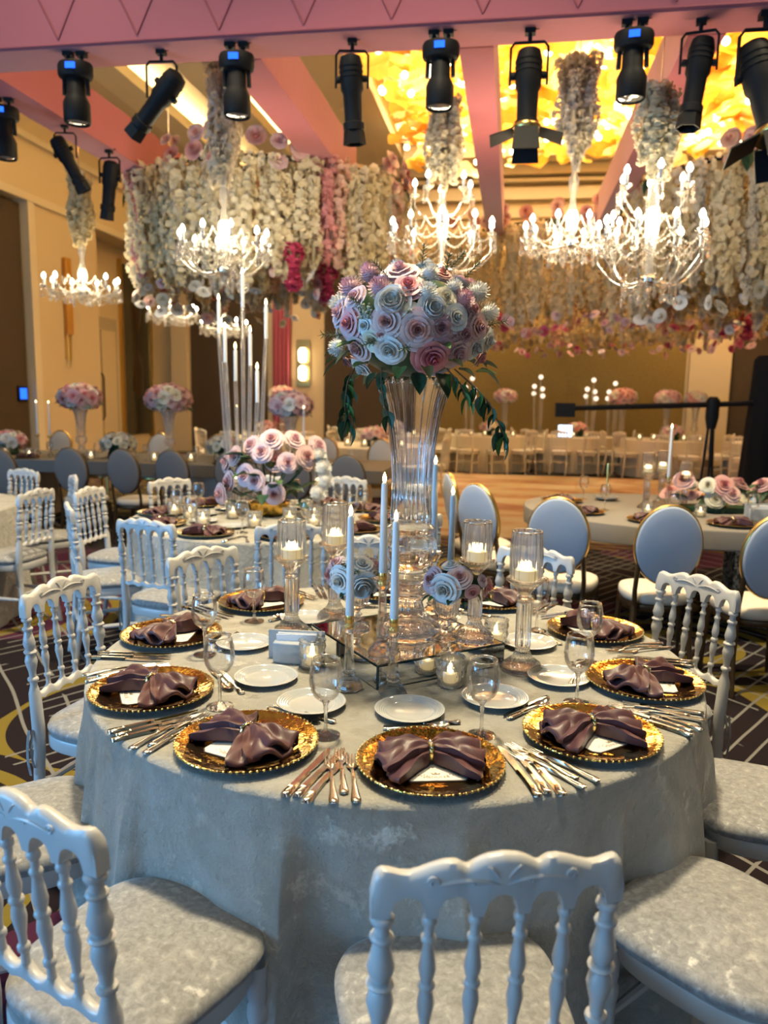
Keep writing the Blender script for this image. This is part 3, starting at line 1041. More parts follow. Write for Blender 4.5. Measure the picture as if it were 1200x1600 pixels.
def napoleon_chair(mt='white_lacquer', cm='cushion_velvet', far=False):
    t = thing('banquet_chair', 'x', 'chair')
    W = 0.182
    S = [0, .12, .2, .26, .285, .31, .36, .44, .53, .62, .70, .78, .86, .92, .96, .985, 1.0]
    T = [.932, .929, .923, .916, .914, .918, .923, .923, .918, .911, .906, .906, .910, .911, .907, .898, .880]
    top = lambda x: float(np.interp(abs(x) / W, S, T))

    def bot(x):
        ax = abs(x)
        for c in (0, 0.066, 0.132):
            if abs(ax - c) < 0.0245:
                q = (ax - c) / 0.0245
                return 0.838 + 0.034 * sqrt(max(0, 1 - abs(q) ** 2.4))
        return 0.838
    xs = sorted(set([round(v, 5) for v in np.linspace(-W, W, 75)] + [s * c + e for s in (-1, 1) for c in (0, 0.066, 0.132) for e in (-0.0244, 0.0244, -0.0247, 0.0247)]))
    rail = ob('top_rail', rail_mesh('top_rail', mt, top, bot, xs, 0.026, 0.012), t, (0, -0.185, 0))
    if not far:
        for side in (-1, 1):
            c = MB()
            for s in (-1, 1):
                a = np.linspace(0, 3.4 * pi, 30)
                r = 0.0085 * (1 - a / (4.2 * pi))
                c.tube(np.stack([s * (0.098 + r * np.cos(a)), np.full(30, side * 0.013), 0.896 + r * np.sin(a)], 1), 0.0022, 6)
                q = np.linspace(0, 1, 16)
                c.tube(np.stack([s * (0.092 * (1 - q) + 0.006), np.full(16, side * 0.0132), 0.889 + 0.011 * np.sin(q * pi * 0.9) - 0.004 * q], 1), [0.0012 + 0.002 * sin(pi * k) for k in q], 6)
                a2 = np.linspace(0, 2.4 * pi, 20)
                r2 = 0.006 * (1 - a2 / (3.2 * pi))
                c.tube(np.stack([s * (0.040 + r2 * np.cos(a2)), np.full(20, side * 0.013), 0.893 + r2 * np.sin(a2)], 1), 0.0018, 6)
                q = np.linspace(0, 1, 10)
                c.tube(np.stack([s * (0.006 + 0.018 * q), np.full(10, side * 0.0132), 0.898 + 0.020 * np.sin(q * 1.4)], 1), [0.0016 * sin(pi * k) + 0.0006 for k in q], 6)
            ob('carving', c.map(lean).mesh('carving', mt), rail)
    n = 8 if far else 14
    sp = [MB().lathe(turned(0.592, 0.842, 0.0105), n, cx=x).map(lean).mesh('spindle', mt) for x in SPX]
    for me in sp:
        ob('spindle', me, t, (0, -0.185, 0))
    topf = lambda x: 0.603 - 0.02 * abs(cos(pi * (abs(x) % 0.066) / 0.066)) ** 0.8 if abs(x) < 0.155 else 0.600
    botf = lambda x: 0.560 + 0.010 * abs(sin(pi * abs(x) / 0.066)) ** 0.7
    ob('bottom_rail', rail_mesh('bottom_rail', mt, topf, botf, np.linspace(-0.160, 0.160, 61), 0.022, 0.008), t, (0, -0.185, 0))
    for s in (-1, 1):
        prof = turned(0.60, 0.845, 0.0165) if True else []
        prof = [(0.014, 0.0), (0.016, 0.02), (0.0155, 0.2), (0.021, 0.215), (0.021, 0.235), (0.017, 0.25), (0.0185, 0.40), (0.0205, 0.47), (0.019, 0.585)] + prof[1:]
        b = MB().lathe(prof, n, cx=0.165 * s)

        def rear(v):
            v = lean(v)
            v[:, 1] -= 0.05 * np.clip((0.4 - v[:, 2]) / 0.4, 0, 1) ** 1.6
            return v
        ob('rear_post', b.map(rear).mesh('rear_post', mt), t, (0, -0.185, 0))
        leg = [(0.012, 0), (0.014, 0.03), (0.0135, 0.08), (0.019, 0.09), (0.019, 0.11), (0.014, 0.12), (0.016, 0.2), (0.0185, 0.30), (0.022, 0.315), (0.022, 0.335), (0.017, 0.345), (0.0205, 0.36), (0.0205, 0.43)]
        ob('front_leg', MB().lathe(leg, n, cx=0.172 * s, cy=0.16).mesh('front_leg', mt), t)
        ob('stretcher', MB().tube([(0.168 * s, -0.2, 0.225), (0.17 * s, -0.02, 0.225), (0.172 * s, 0.16, 0.225)], [0.009, 0.013, 0.009], 8).mesh('stretcher', mt), t)
    ob('stretcher', MB().tube([(-0.172, 0.16, 0.26), (0, 0.16, 0.26), (0.172, 0.16, 0.26)], [0.009, 0.013, 0.009], 8).mesh('stretcher', mt), t)
    ob('stretcher', MB().tube([(-0.165, -0.2, 0.26), (0, -0.2, 0.26), (0.165, -0.2, 0.26)], [0.009, 0.012, 0.009], 8).mesh('stretcher', mt), t)

    def outline(w0, w1, y0, y1, e=3.2, n=48):
        P = []
        for a in np.linspace(0, 2 * pi, n, endpoint=False):
            cx_, sy_ = cos(a), sin(a)
            x = abs(cx_) ** (2 / e) * (1 if cx_ > 0 else -1)
            y = abs(sy_) ** (2 / e) * (1 if sy_ > 0 else -1)
            k = (y + 1) / 2
            P.append((x * (w0 + (w1 - w0) * k) , y0 + (y1 - y0) * k))
        return P
    ob('seat_frame', MB().slab(outline(0.185, 0.205, -0.20, 0.195), 0.405, 0.452, 0.008).mesh('seat_frame', mt), t)
    ob('cushion', MB().slab(outline(0.19, 0.222, -0.195, 0.215, 3.4), 0.452, 0.492, 0.018, 0.018).mesh('cushion', cm, True, 80), t)
    if not far:
        for s in (-1, 1):
            b = MB()
            for dx in (0, 0.008):
                pts = np.array([(0.165 * s + 0.02 * s, -0.19 - dx, 0.47 - q * (0.13 + 3 * dx)) for q in np.linspace(0, 1, 8)])
                pts[:, 0] += s * 0.012 * np.sin(np.linspace(0, 3, 8)) + s * dx
                b.tube(pts, 0.0055, 6, 0.15)
            ob('cushion_tie', b.mesh('cushion_tie', cm), t)
    return t


CHAIR = napoleon_chair()
CHAIR_FAR = napoleon_chair('chair_cream', 'seat_ivory', True)

# ------------------------------------------------------------------ oval-back chair, facing +Y


def oval_chair(back_mat, seat_mat, frame_mat, rim_mat):
    t = thing('oval_back_chair', 'x', 'chair')
    a = np.linspace(0, 2 * pi, 40, endpoint=False)

    def tilt(v):
        v = v.copy()
        v[:, 1] -= 0.16 * (v[:, 2] - 0.5)
        return v
    out = np.stack([0.175 * np.cos(a), 0.225 * np.sin(a)], 1)
    to_back = lambda v: np.stack([v[:, 0], -v[:, 2] - 0.20, v[:, 1] + 0.765], 1)
    ob('back_pad', MB().slab(out * 1.0, 0.0, 0.03, 0.012, 0.014).map(to_back).map(tilt).mesh('back_pad', back_mat, True, 80), t)
    ob('front_pad', MB().slab(out[::-1] * 0.95, 0.0, 0.022, 0.010, 0.018).map(lambda v: np.stack([v[:, 0], v[:, 2] - 0.20, v[:, 1] + 0.765], 1)).map(tilt).mesh('front_pad', seat_mat, True, 80), t)
    ring = np.stack([1.02 * out[:, 0], np.full(40, -0.203), 1.02 * out[:, 1] + 0.765], 1)
    b = MB()
    P = np.zeros((40, 8, 3))
    for j in range(8):
        q = 2 * pi * j / 8
        P[:, j, 0] = ring[:, 0] + 0.007 * cos(q) * np.cos(a)
        P[:, j, 1] = ring[:, 1] + 0.004 + 0.016 * sin(q)
        P[:, j, 2] = ring[:, 2] + 0.007 * cos(q) * np.sin(a)
    ob('back_rim', b.grid(P, True, True).map(tilt).mesh('back_rim', rim_mat), t)
    o2 = [(0.215 * abs(cos(q)) ** 0.75 * (1 if cos(q) > 0 else -1) * (0.94 + 0.06 * sin(q)), 0.215 * abs(sin(q)) ** 0.75 * (1 if sin(q) > 0 else -1)) for q in a]
    ob('seat', MB().slab(o2, 0.41, 0.475, 0.022, 0.014).mesh('seat', seat_mat, True, 80), t)
    ob('seat_frame', MB().slab(np.array(o2) * 0.97, 0.375, 0.41, 0.006).mesh('seat_frame', frame_mat), t)
    for s in (-1, 1):
        ob('back_post', MB().tube([(0.15 * s, -0.19, 0.40), (0.155 * s, -0.205, 0.5), (0.15 * s, -0.225, 0.62), (0.14 * s, -0.235, 0.70)], 0.014, 8).mesh('back_post', frame_mat), t)
        ob('leg', MB().tube([(0.17 * s, 0.16, 0.4), (0.185 * s, 0.17, 0.2), (0.19 * s, 0.175, 0)], [0.02, 0.015, 0.011], 8).mesh('leg', frame_mat), t)
        ob('leg', MB().tube([(0.15 * s, -0.18, 0.42), (0.16 * s, -0.2, 0.2), (0.17 * s, -0.26, 0)], [0.02, 0.016, 0.011], 8).mesh('leg', frame_mat), t)
    return t


OVAL = oval_chair('pale_velvet', 'seat_ivory', 'bronze_dark', 'gold_gilt')
OVAL_GREY = oval_chair('grey_velvet', 'seat_ivory', 'bronze_dark', 'bronze_dark')
OVAL_CREAM = oval_chair('seat_ivory', 'seat_ivory', 'gold_gilt', 'gold_gilt')

# ------------------------------------------------------------------ tableware (unit: metres, origin on the table)
CHARGER_ME = MB().lathe([(0.0005, 0.004), (0.10, 0.004), (0.108, 0.0), (0.112, 0.002), (0.150, 0.013), (0.162, 0.0165), (0.1655, 0.0185), (0.1645, 0.0205), (0.160, 0.0200), (0.148, 0.0165), (0.114, 0.0075), (0.106, 0.0075), (0.0005, 0.0075)], 72).mesh('charger', 'gold_plate', True, 60)
_b = MB()
for k in range(72):
    a = 2 * pi * k / 72
    _b.ball((0.1645 * cos(a), 0.1645 * sin(a), 0.0195), 0.0032, 6, 4)
BEAD_ME = _b.mesh('beaded_rim', 'gold_bright')
PLATE_PROF = [(0.0005, 0.002), (0.05, 0.002), (0.053, 0.0), (0.056, 0.002), (0.075, 0.010), (0.0875, 0.0145), (0.0885, 0.016), (0.087, 0.0165)]
for i in range(5):
    r = 0.084 - 0.0055 * i
    PLATE_PROF += [(r, 0.0158 - 0.0017 * i), (r - 0.0025, 0.0138 - 0.0017 * i)]
PLATE_PROF += [(0.052, 0.0055), (0.0005, 0.005)]
PLATE_ME = MB().lathe(PLATE_PROF, 56).mesh('bread_plate', 'porcelain', True, 35)


def make_charger():
    o = ob('charger_plate', CHARGER_ME)
    tag(o, 'x', 'plate')
    ob('beaded_rim', BEAD_ME, o)
    return o


CHARGER = make_charger()


def napkin_wing(sign, seed, zoff=0.0, yaw=0.0, k=1.0):
    rs = np.random.RandomState(seed)
    nu, nv = 18, 41
    u = np.linspace(0, 1, nu)[:, None]
    v = np.linspace(-1, 1, nv)[None, :]
    ph = rs.uniform(-0.5, 0.5)
    L = (0.118 - 0.018 * v * v + 0.004 * np.sin(5 * v + ph)) * k
    x = sign * (0.006 + L * u)
    w = (0.012 + 0.068 * u ** 0.8) * k
    y = v * w + 0.004 * np.sin(6 * u + ph)
    amp = 0.0115 * u ** 0.6
    z = 0.038 * (1 - 0.25 * u) * (1 - 0.5 * v * v * u) + amp * np.cos(v * 1.75 * pi + ph) + 0.003 * u * np.sin(v * 7 + 3 * ph) + 0.008 * np.sin(pi * u) + 0.002 * np.sin(9 * v + 11 * u)
    z = np.maximum(z, 0.012) + zoff
    top = np.stack([x + 0 * v, y, z], 2)
    # tucked edge: the cloth rolls under and back
    lip = top[-1].copy()
    l1 = lip + np.array([sign * 0.003, 0, -0.005])
    l2 = lip + np.array([sign * 0.0, 0, -0.011])
    l3 = lip + np.array([-sign * 0.006, 0, -0.0135])
    G = np.concatenate([top, l1[None], l2[None], l3[None]], 0)
    sk = []
    for e in (0, -1):
        edge = G[:, e]
        dn = edge.copy()
        dn[:, 2] = 0.004 + zoff * 0.2
        dn[:, 1] *= 0.96
        sk.append(dn)
    G = np.concatenate([sk[0][:, None], G, sk[1][:, None]], 1)
    b = MB().grid(G if sign < 0 else G[:, ::-1])
    bot = G.copy()
    bot[:, :, 2] = 0.003
    b.grid(bot if sign > 0 else bot[:, ::-1])
    c, s_ = cos(yaw), sin(yaw)
    return b.map(lambda q: np.stack([q[:, 0] * c - q[:, 1] * s_, q[:, 0] * s_ + q[:, 1] * c, q[:, 2]], 1))


def make_napkin(seed):
    t = thing('folded_napkin', 'x', 'napkin')
    for sgn in (-1, 1):
        b = napkin_wing(sgn, seed + sgn, 0.004, 0.08 * sgn)
        w2 = napkin_wing(sgn, seed + 5 + sgn, -0.006, -0.22 * sgn, 1.06)
        b.add(w2.verts(), w2.F)
        ob('bow_wing', b.mesh('bow_wing', 'napkin_satin', True, 75), t)
    a = np.linspace(0, 2 * pi, 24, endpoint=False)
    P = np.zeros((24, 8, 3))
    for j in range(8):
        q = 2 * pi * j / 8
        rr = 0.0195 + 0.0022 * cos(q)
        P[:, j, 0] = 0.0055 * sin(q)
        P[:, j, 1] = rr * np.cos(a) * 0.95
        P[:, j, 2] = 0.0245 + rr * np.sin(a) * 1.05
    r = ob('napkin_ring', MB().grid(P, True, True).mesh('napkin_ring', 'gold_bright'), t)
    b = MB()
    for k in range(5):
        q = pi / 2 + (k - 2) * 0.42
        b.ball((0, 0.0215 * cos(q), 0.0245 + 0.0225 * sin(q)), 0.0032, 8, 5)
    ob('ring_stones', b.mesh('ring_stones', 'silver'), r)
    return t


NAPKINS = [make_napkin(3), make_napkin(17), make_napkin(29)]


def make_card():
    t = thing('menu_card', 'x', 'card')
    oc = [(-0.07, -0.062), (-0.058, -0.075), (0.058, -0.075), (0.07, -0.062), (0.07, 0.062), (0.058, 0.075), (-0.058, 0.075), (-0.07, 0.062)]
    ob('border', MB().slab(np.array(oc) * 1.03, 0, 0.0012).mesh('border', 'card_border', False), t)
    ob('card', MB().slab(oc, 0.0012, 0.002).mesh('card', 'card_white', False), t)
    b = MB()
    for sx in (-1, 1):
        for sy in (-1, 1):
            for k in range(5):
                x, y = sx * (0.045 - 0.006 * k), sy * (0.058 - 0.004 * (k % 2))
                b.add([(x, y, 0.0022), (x + 0.004, y + 0.002, 0.0022), (x + 0.002, y + 0.006, 0.0022)], [(0, 1, 2)])
    x0 = 0.0
    b.add([(-0.008, -0.052, .0022), (0.008, -0.052, .0022), (0.010, -0.042, .0022), (0.004, -0.048, .0022), (0, -0.040, .0022), (-0.004, -0.048, .0022), (-0.010, -0.042, .0022)], [(0, 1, 2, 3), (0, 3, 4, 5), (0, 5, 6)])
    ob('crown_motif', b.mesh('crown_motif', 'card_print', False), t)
    cu = bpy.data.curves.new('lettering', 'FONT')
    cu.body = 'MENULER'
    cu.size = 0.013
    cu.align_x = 'CENTER'
    cu.extrude = 0.0001
    cu.materials.append(MATS['card_print'])
    tmp = bpy.data.objects.new('lettering_source', cu)
    COL.objects.link(tmp)
    bpy.context.view_layer.update()
    me = bpy.data.meshes.new_from_object(tmp)
    bpy.data.objects.remove(tmp)
    ob('lettering', me, t, (0, -0.066, 0.0022))
    return t


CARD = make_card()


def make_glass(sc=1.0):
    t = thing('wine_glass', 'x', 'glass')
    ob('foot', MB().lathe([(0.034, 0.0), (0.0345, 0.0015), (0.030, 0.003), (0.014, 0.006), (0.006, 0.012)], 32).mesh('foot', 'crystal'), t)
    ob('stem', MB().lathe([(0.0052, 0.012), (0.0042, 0.03), (0.0042, 0.055), (0.006, 0.066), (0.0045, 0.070), (0.0065, 0.078), (0.010, 0.084)], 16).mesh('stem', 'crystal'), t)
    outer = [(0.004, 0.082), (0.016, 0.087), (0.028, 0.098), (0.0365, 0.115), (0.0395, 0.134), (0.0385, 0.155), (0.035, 0.175), (0.0325, 0.187)]
    inner = [(0.0315, 0.187), (0.0338, 0.175), (0.0372, 0.155), (0.038, 0.134), (0.035, 0.116), (0.0265, 0.101), (0.014, 0.091), (0.0005, 0.089)]
    b = MB().shell(outer + inner, 40)
    ob('bowl', b.mesh('bowl', 'thin_glass', True, 180), t)
    ob('rim', MB().grid(np.stack([np.stack([(0.032 + 0.0009 * cos(q)) * np.cos(np.linspace(0, 2 * pi, 40, endpoint=False)), (0.032 + 0.0009 * cos(q)) * np.sin(np.linspace(0, 2 * pi, 40, endpoint=False)), np.full(40, 0.187 + 0.0009 * sin(q))], 1) for q in np.linspace(0, 2 * pi, 6, endpoint=False)], 0), True, True).mesh('rim', 'silver', True, 180), t)
    return t


GLASS = make_glass()


def flat_bar(b, prof, z, th):
    """prof: (y, halfwidth, z) along Y."""
    V = []
    for y, w, zz in prof:
        V += [(-w, y, zz), (-w * 0.6, y, zz + th), (w * 0.6, y, zz + th), (w, y, zz)]
    F = []
    for k in range(len(prof) - 1):
        for i in range(4):
            j = (i + 1) % 4
            F.append((k * 4 + i, (k + 1) * 4 + i, (k + 1) * 4 + j, k * 4 + j))
    F.append((0, 1, 2, 3))
    n = len(prof) * 4
    F.append((n - 1, n - 2, n - 3, n - 4))
    return b.add(V, F)


HANDLE = [(-0.1, 0.004, 0.002), (-0.097, 0.009, 0.002), (-0.085, 0.0105, 0.002), (-0.06, 0.008, 0.003), (-0.03, 0.0055, 0.005), (-0.005, 0.0042, 0.006)]


def make_fork():
    t = thing('fork', 'x', 'fork')
    ob('handle', flat_bar(MB(), HANDLE + [(0.025, 0.0036, 0.006), (0.035, 0.0042, 0.005)], 0, 0.0042).mesh('handle', 'silver', True, 60), t)
    b = MB()
    flat_bar(b, [(0.033, 0.004, 0.005), (0.043, 0.0095, 0.003), (0.053, 0.0118, 0.002), (0.058, 0.012, 0.002)], 0, 0.0028)
    for k in range(4):
        x = -0.0102 + 0.0068 * k
        b.tube([(x, 0.056, 0.0035), (x, 0.08, 0.004), (x, 0.1, 0.0062)], [0.0022, 0.0019, 0.0010], 6, 0.7)
    ob('tines', b.mesh('tines', 'silver', True, 60), t)
    return t


def make_knife():
    t = thing('knife', 'x', 'knife')
    ob('handle', flat_bar(MB(), [(-0.11, 0.005, 0.001), (-0.107, 0.010, 0.001), (-0.095, 0.0108, 0.001), (-0.07, 0.0085, 0.001), (-0.03, 0.007, 0.001), (-0.01, 0.0075, 0.001), (-0.005, 0.009, 0.001), (0.0, 0.006, 0.001)], 0, 0.007).mesh('handle', 'silver', True, 60), t)
    bl = [(-0.0065, 0.0), (0.006, 0.0), (0.0095, 0.03), (0.0098, 0.06), (0.0085, 0.09), (0.002, 0.113), (-0.004, 0.116), (-0.0065, 0.10)]
    ob('blade', MB().slab(bl, 0.0025, 0.0042).mesh('blade', 'silver', False), t)
    return t


def make_spoon():
    t = thing('dessert_spoon', 'x', 'spoon')
    ob('handle', flat_bar(MB(), [(y * 0.85, w * 0.85, z) for y, w, z in HANDLE] + [(0.03, 0.0035, 0.005)], 0, 0.004).mesh('handle', 'silver', True, 60), t)
    P = np.zeros((9, 16, 3))
    for i, r in enumerate(np.linspace(0.05, 1, 9)):
        a = np.linspace(0, 2 * pi, 16, endpoint=False)
        P[i, :, 0] = 0.0165 * r * np.cos(a)
        P[i, :, 1] = 0.052 + 0.026 * r * np.sin(a)
        P[i, :, 2] = 0.0015 + 0.008 * r * r
    ob('spoon_bowl', MB().grid(P, False, True).mesh('spoon_bowl', 'silver', True, 180), t)
    return t


FORK, KNIFE, SPOON = make_fork(), make_knife(), make_spoon()
BREAD = tag(ob('bread_plate', PLATE_ME), 'x', 'plate')


def flame_part(parent, z, name='flame', m='flame', s=1.0):
    return ob(name, FLAME[m], parent, (0, 0, z), (0, 0, 0), s)


FLAME = {m: MB().lathe([(0.0015, 0.0), (0.0045, 0.004), (0.006, 0.010), (0.0052, 0.016), (0.003, 0.023), (0.0004, 0.029)], 10).mesh('flame', m, True, 180) for m in ('flame', 'votive_flame')}


def make_taper(hh, ch):
    """cut crystal candlestick of height hh with a white taper of length ch."""
    t = thing('crystal_candlestick', 'x', 'candlestick')
    ob('base', MB().lathe([(0.034, 0.0), (0.040, 0.006), (0.036, 0.016), (0.026, 0.030), (0.016, 0.038), (0.019, 0.046), (0.012, 0.052)], 8).mesh('base', 'crystal', False), t)
    ob('column', MB().lathe([(0.013, 0.048), (0.0155, 0.056), (0.0125, hh * 0.55), (0.0115, hh - 0.038)], 6).mesh('column', 'crystal', False), t)
    ob('cup', MB().lathe([(0.010, hh - 0.04), (0.016, hh - 0.034), (0.030, hh - 0.012), (0.034, hh - 0.006), (0.014, hh - 0.008), (0.012, hh - 0.020)], 8).mesh('cup', 'crystal', False), t)
    ob('brass_sleeve', MB().lathe([(0.0105, hh - 0.022), (0.0118, hh - 0.02), (0.0118, hh + 0.012), (0.0112, hh + 0.014)], 18).mesh('brass_sleeve', 'brass'), t)
    c = ob('candle', MB().lathe([(0.0105, hh + 0.008), (0.0118, hh + 0.012), (0.0085, hh + ch - 0.008), (0.006, hh + ch - 0.002), (0.002, hh + ch)], 20).mesh('candle', 'wax', True, 60), t)
    flame_part(c, hh + ch - 0.002)
    return t


def flute(n, d):
    return lambda a, k: 1 + d * np.cos(n * a)


def make_hurricane(hc, hs):
    """fluted crystal column hc tall, shade hs tall with a lit candle inside."""
    t = thing('crystal_candle_holder', 'x', 'candle holder')
    fl = flute(16, 0.045)
    ob('base', MB().lathe([(0.058, 0.0), (0.062, 0.004), (0.060, 0.012), (0.054, 0.014), (0.054, 0.020), (0.045, 0.026), (0.028, 0.042), (0.020, 0.060), (0.022, 0.066), (0.018, 0.070)], 64, lambda a, k: 1 + (0.05 * np.cos(20 * a) if 2 < k < 8 else 0.03 * np.cos(40 * a))).mesh('base', 'crystal', True, 50), t)
    ob('column', MB().lathe([(0.020, 0.070), (0.0215, 0.074), (0.0215, hc - 0.070), (0.020, hc - 0.066)], 64, flute(10, 0.12)).mesh('column', 'crystal', True, 50), t)
    ob('collar', MB().lathe([(0.018, hc - 0.066), (0.024, hc - 0.060), (0.019, hc - 0.054), (0.023, hc - 0.047), (0.016, hc - 0.041)], 24).mesh('collar', 'crystal'), t)
    ob('cup', MB().lathe([(0.014, hc - 0.042), (0.030, hc - 0.022), (0.046, hc - 0.006), (0.055, hc), (0.055, hc + 0.006), (0.046, hc + 0.004), (0.02, hc - 0.008)], 64, flute(28, 0.03)).mesh('cup', 'crystal', True, 50), t)
    R = 0.045
    o_ = [(R * 0.98, hc + 0.004), (R, hc + 0.01), (R * 1.04, hc + hs * 0.5), (R * 0.96, hc + hs - 0.01), (R * 0.95, hc + hs)]
    ob('shade', MB().shell(o_ + [(r - 0.0035, z) for r, z in o_[::-1]], 112, flute(14, 0.06)).mesh('shade', 'ribbed_glass', True, 180), t)
    ob('shade_rim', MB().grid(np.stack([np.stack([(R * 0.93 + 0.0016 * cos(q)) * np.cos(np.linspace(0, 2 * pi, 40, endpoint=False)), (R * 0.93 + 0.0016 * cos(q)) * np.sin(np.linspace(0, 2 * pi, 40, endpoint=False)), np.full(40, hc + hs + 0.0016 * sin(q))], 1) for q in np.linspace(0, 2 * pi, 6, endpoint=False)], 0), True, True).mesh('shade_rim', 'silver', True, 180), t)
    c = ob('candle', MB().lathe([(0.030, hc + 0.002), (0.031, hc + 0.006), (0.031, hc + 0.032), (0.026, hc + 0.034), (0.001, hc + 0.031)], 24).mesh('candle', 'wax_cream', True, 60), t)
    for k in range(3):
        ob('flame', FLAME['votive_flame'], c, (0.012 * cos(2.1 * k + 0.4), 0.012 * sin(2.1 * k + 0.4), hc + 0.030), (0, 0, 0), 0.95)
    return t


def make_votive():
    t = thing('cut_glass_votive', 'x', 'candle holder')
    n = 20
    V, F = [], []
    prof = [(0.030, 0.0), (0.034, 0.008), (0.037, 0.022), (0.038, 0.036), (0.038, 0.050), (0.038, 0.064), (0.040, 0.078), (0.041, 0.084)]
    for k, (r, z) in enumerate(prof):
        for i in range(n):
            a = 2 * pi * (i + 0.5 * (k % 2)) / n
            rr = r * (1.0 + (0.07 if (k % 2) else -0.04) * (0 < k < 7))
            V.append((rr * cos(a), rr * sin(a), z))
    for k in range(len(prof) - 1):
        for i in range(n):
            j = (i + 1) % n
            if k % 2 == 0:
                F += [(k * n + i, k * n + j, (k + 1) * n + i), (k * n + j, (k + 1) * n + j, (k + 1) * n + i)]
            else:
                F += [(k * n + i, k * n + j, (k + 1) * n + j), (k * n + i, (k + 1) * n + j, (k + 1) * n + i)]
    F.append(tuple(reversed(range(n))))
    b = MB().add(V, F)
    b.shell([(0.0385, 0.084), (0.036, 0.07), (0.034, 0.03), (0.031, 0.010), (0.001, 0.008)], n)
    ob('jar', b.mesh('jar', 'votive_glass', False), t)
    c = ob('candle', MB().lathe([(0.020, 0.010), (0.0205, 0.012), (0.0205, 0.034), (0.016, 0.036), (0.001, 0.034)], 16).mesh('candle', 'wax_cream'), t)
    flame_part(c, 0.033, 'flame', 'votive_flame', 1.1)
    return t


VOTIVE = make_votive()
HUR_LOW = make_hurricane(0.25, 0.125)
HUR_TALL = make_hurricane(0.27, 0.145)
# ------------------------------------------------------------------ the round table in front
TX, TY, TZ, TR = -0.33, 2.275, 0.76, 0.9


def cloth_mesh(name, R, H, m, nt=360, nz=26, seed=2, amp=1.0):
    rs = np.random.RandomState(seed)
    a = np.linspace(0, 2 * pi, nt, endpoint=False)
    d = np.zeros(nt)
    for k, w in ((7, 0.8), (11, 1.0), (16, 0.8), (23, 0.5)):
        d += w * np.cos(k * a + rs.uniform(0, 6.28))
    d = np.sign(d) * np.abs(d) ** 0.9
    d2 = np.cos(31 * a + 1.3) * 0.3 + np.cos(19 * a + 0.4) * 0.3
    saw = np.zeros(nt)
    for deg in (-172, -150, -137, -121, -97, -70, -48, -29, -12, 18, 44, 75, 101, 133, 160):
        w = np.angle(np.exp(1j * (a - radians(deg + rs.uniform(-3, 3)))))
        wd = radians(rs.uniform(6, 11))
        saw += np.where((w < 0) & (w > -wd), (1 + w / wd) ** 2, 0) * rs.uniform(0.6, 1.2) + np.where((w >= 0) & (w < radians(1.6)), 1 - w / radians(1.6), 0) * 0.9
    rows = []
    for r in (0.02, 0.3, 0.5, 0.7, 0.82, 0.9, 0.955, 0.985):
        rows.append((R * r + 0 * a, H + 0.0012 * np.sin(9 * a + 17 * r) * (0.3 < r < 0.9)))
    for q in (0.3, 0.6, 0.85, 1.0):
        rows.append((R * (0.985 + 0.015 * sin(q * pi / 2)) + 0 * a, H - 0.013 * (1 - cos(q * pi / 2)) + 0 * a))
    for k in range(1, nz + 1):
        t = k / nz
        rr = R + 0.012 * t + 0.03 * t ** 1.3 + amp * (0.026 * d * t ** 0.85 + 0.085 * saw * t ** 0.65 * (1 - 0.4 * t) * min(1, t * 6) + 0.006 * d2 * t ** 0.6 * (1 - t))
        rows.append((rr, H - 0.013 - (H - 0.018) * t + 0 * a))
    P = np.stack([np.stack([r * np.cos(a), r * np.sin(a), z + 0 * a], 1) for r, z in rows], 0)
    b = MB().grid(P[:, ::-1], False, True)
    return b.mesh(name, m, True, 180)


def folding_table(label, x, y, R, H):
    t = thing('round_table', label, 'table', (x, y, 0))
    ob('table_top', MB().slab([(R * cos(q), R * sin(q)) for q in np.linspace(0, 2 * pi, 48, endpoint=False)], H - 0.03, H - 0.004).mesh('table_top', 'wood_table'), t)
    for k in range(4):
        q = k * pi / 2 + pi / 4
        ob('leg', MB().tube([(0.45 * cos(q), 0.45 * sin(q), H - 0.03), (0.5 * cos(q), 0.5 * sin(q), 0)], 0.018, 8).mesh('leg', 'black_metal'), t)
    return t


folding_table('round table under the draped velvet cloth in front', TX, TY, TR - 0.01, TZ)
tag(ob('tablecloth', cloth_mesh('tablecloth', TR, TZ, 'cloth_velvet', amp=1.15), None, (TX, TY, 0)), 'pale crushed velvet tablecloth on the large round table in front', 'tablecloth')

# seats: angle about the table, how the place is told apart, chair radius
SEATS = [(-108.2, 'front left', 1.095), (-75.3, 'front middle', 1.095), (-42.2, 'front right', 1.10), (-8.7, 'right side', 1.08), (29.5, 'rear right', 0.975),
         (67.4, 'back right', 0.90), (104.6, 'hidden back', 0.92), (141.8, 'back left', 0.90), (179.3, 'rear left', 0.935), (-141.9, 'left side', 1.08)]
CHAIR_WORDS = {'front left': 'white spindle-back chair with pale cushion, back cut by the lower left corner',
               'front middle': 'white spindle-back chair in front, back turned to the camera',
               'front right': 'chair in the lower right corner, only its pale cushion and leg showing',
               'right side': 'chair at right edge, pale cushion beside cloth above the lower right chair',
               'rear right': 'white spindle-back chair right of the table, facing the far right charger',
               'back right': 'white spindle-back chair behind the table, right of the tall vase',
               'hidden back': 'white spindle-back chair behind the tall glass vase',
               'back left': 'white spindle-back chair behind the rear left chargers of the front table',
               'rear left': 'white spindle-back chair left of the table with whole cushion and tie showing',
               'left side': 'chair at left edge, only its pale cushion showing above the corner chair'}
for ang, nm, cr in SEATS:
    q = radians(ang)
    dup(CHAIR, CHAIR_WORDS[nm], (TX + cr * cos(q), TY + cr * sin(q), 0), q + pi / 2 + radians({'front middle': 2, 'rear left': -8, 'front left': -2, 'rear right': 6, 'back left': 10, 'back right': -8}.get(nm, 0)), 'white chairs around the front table')

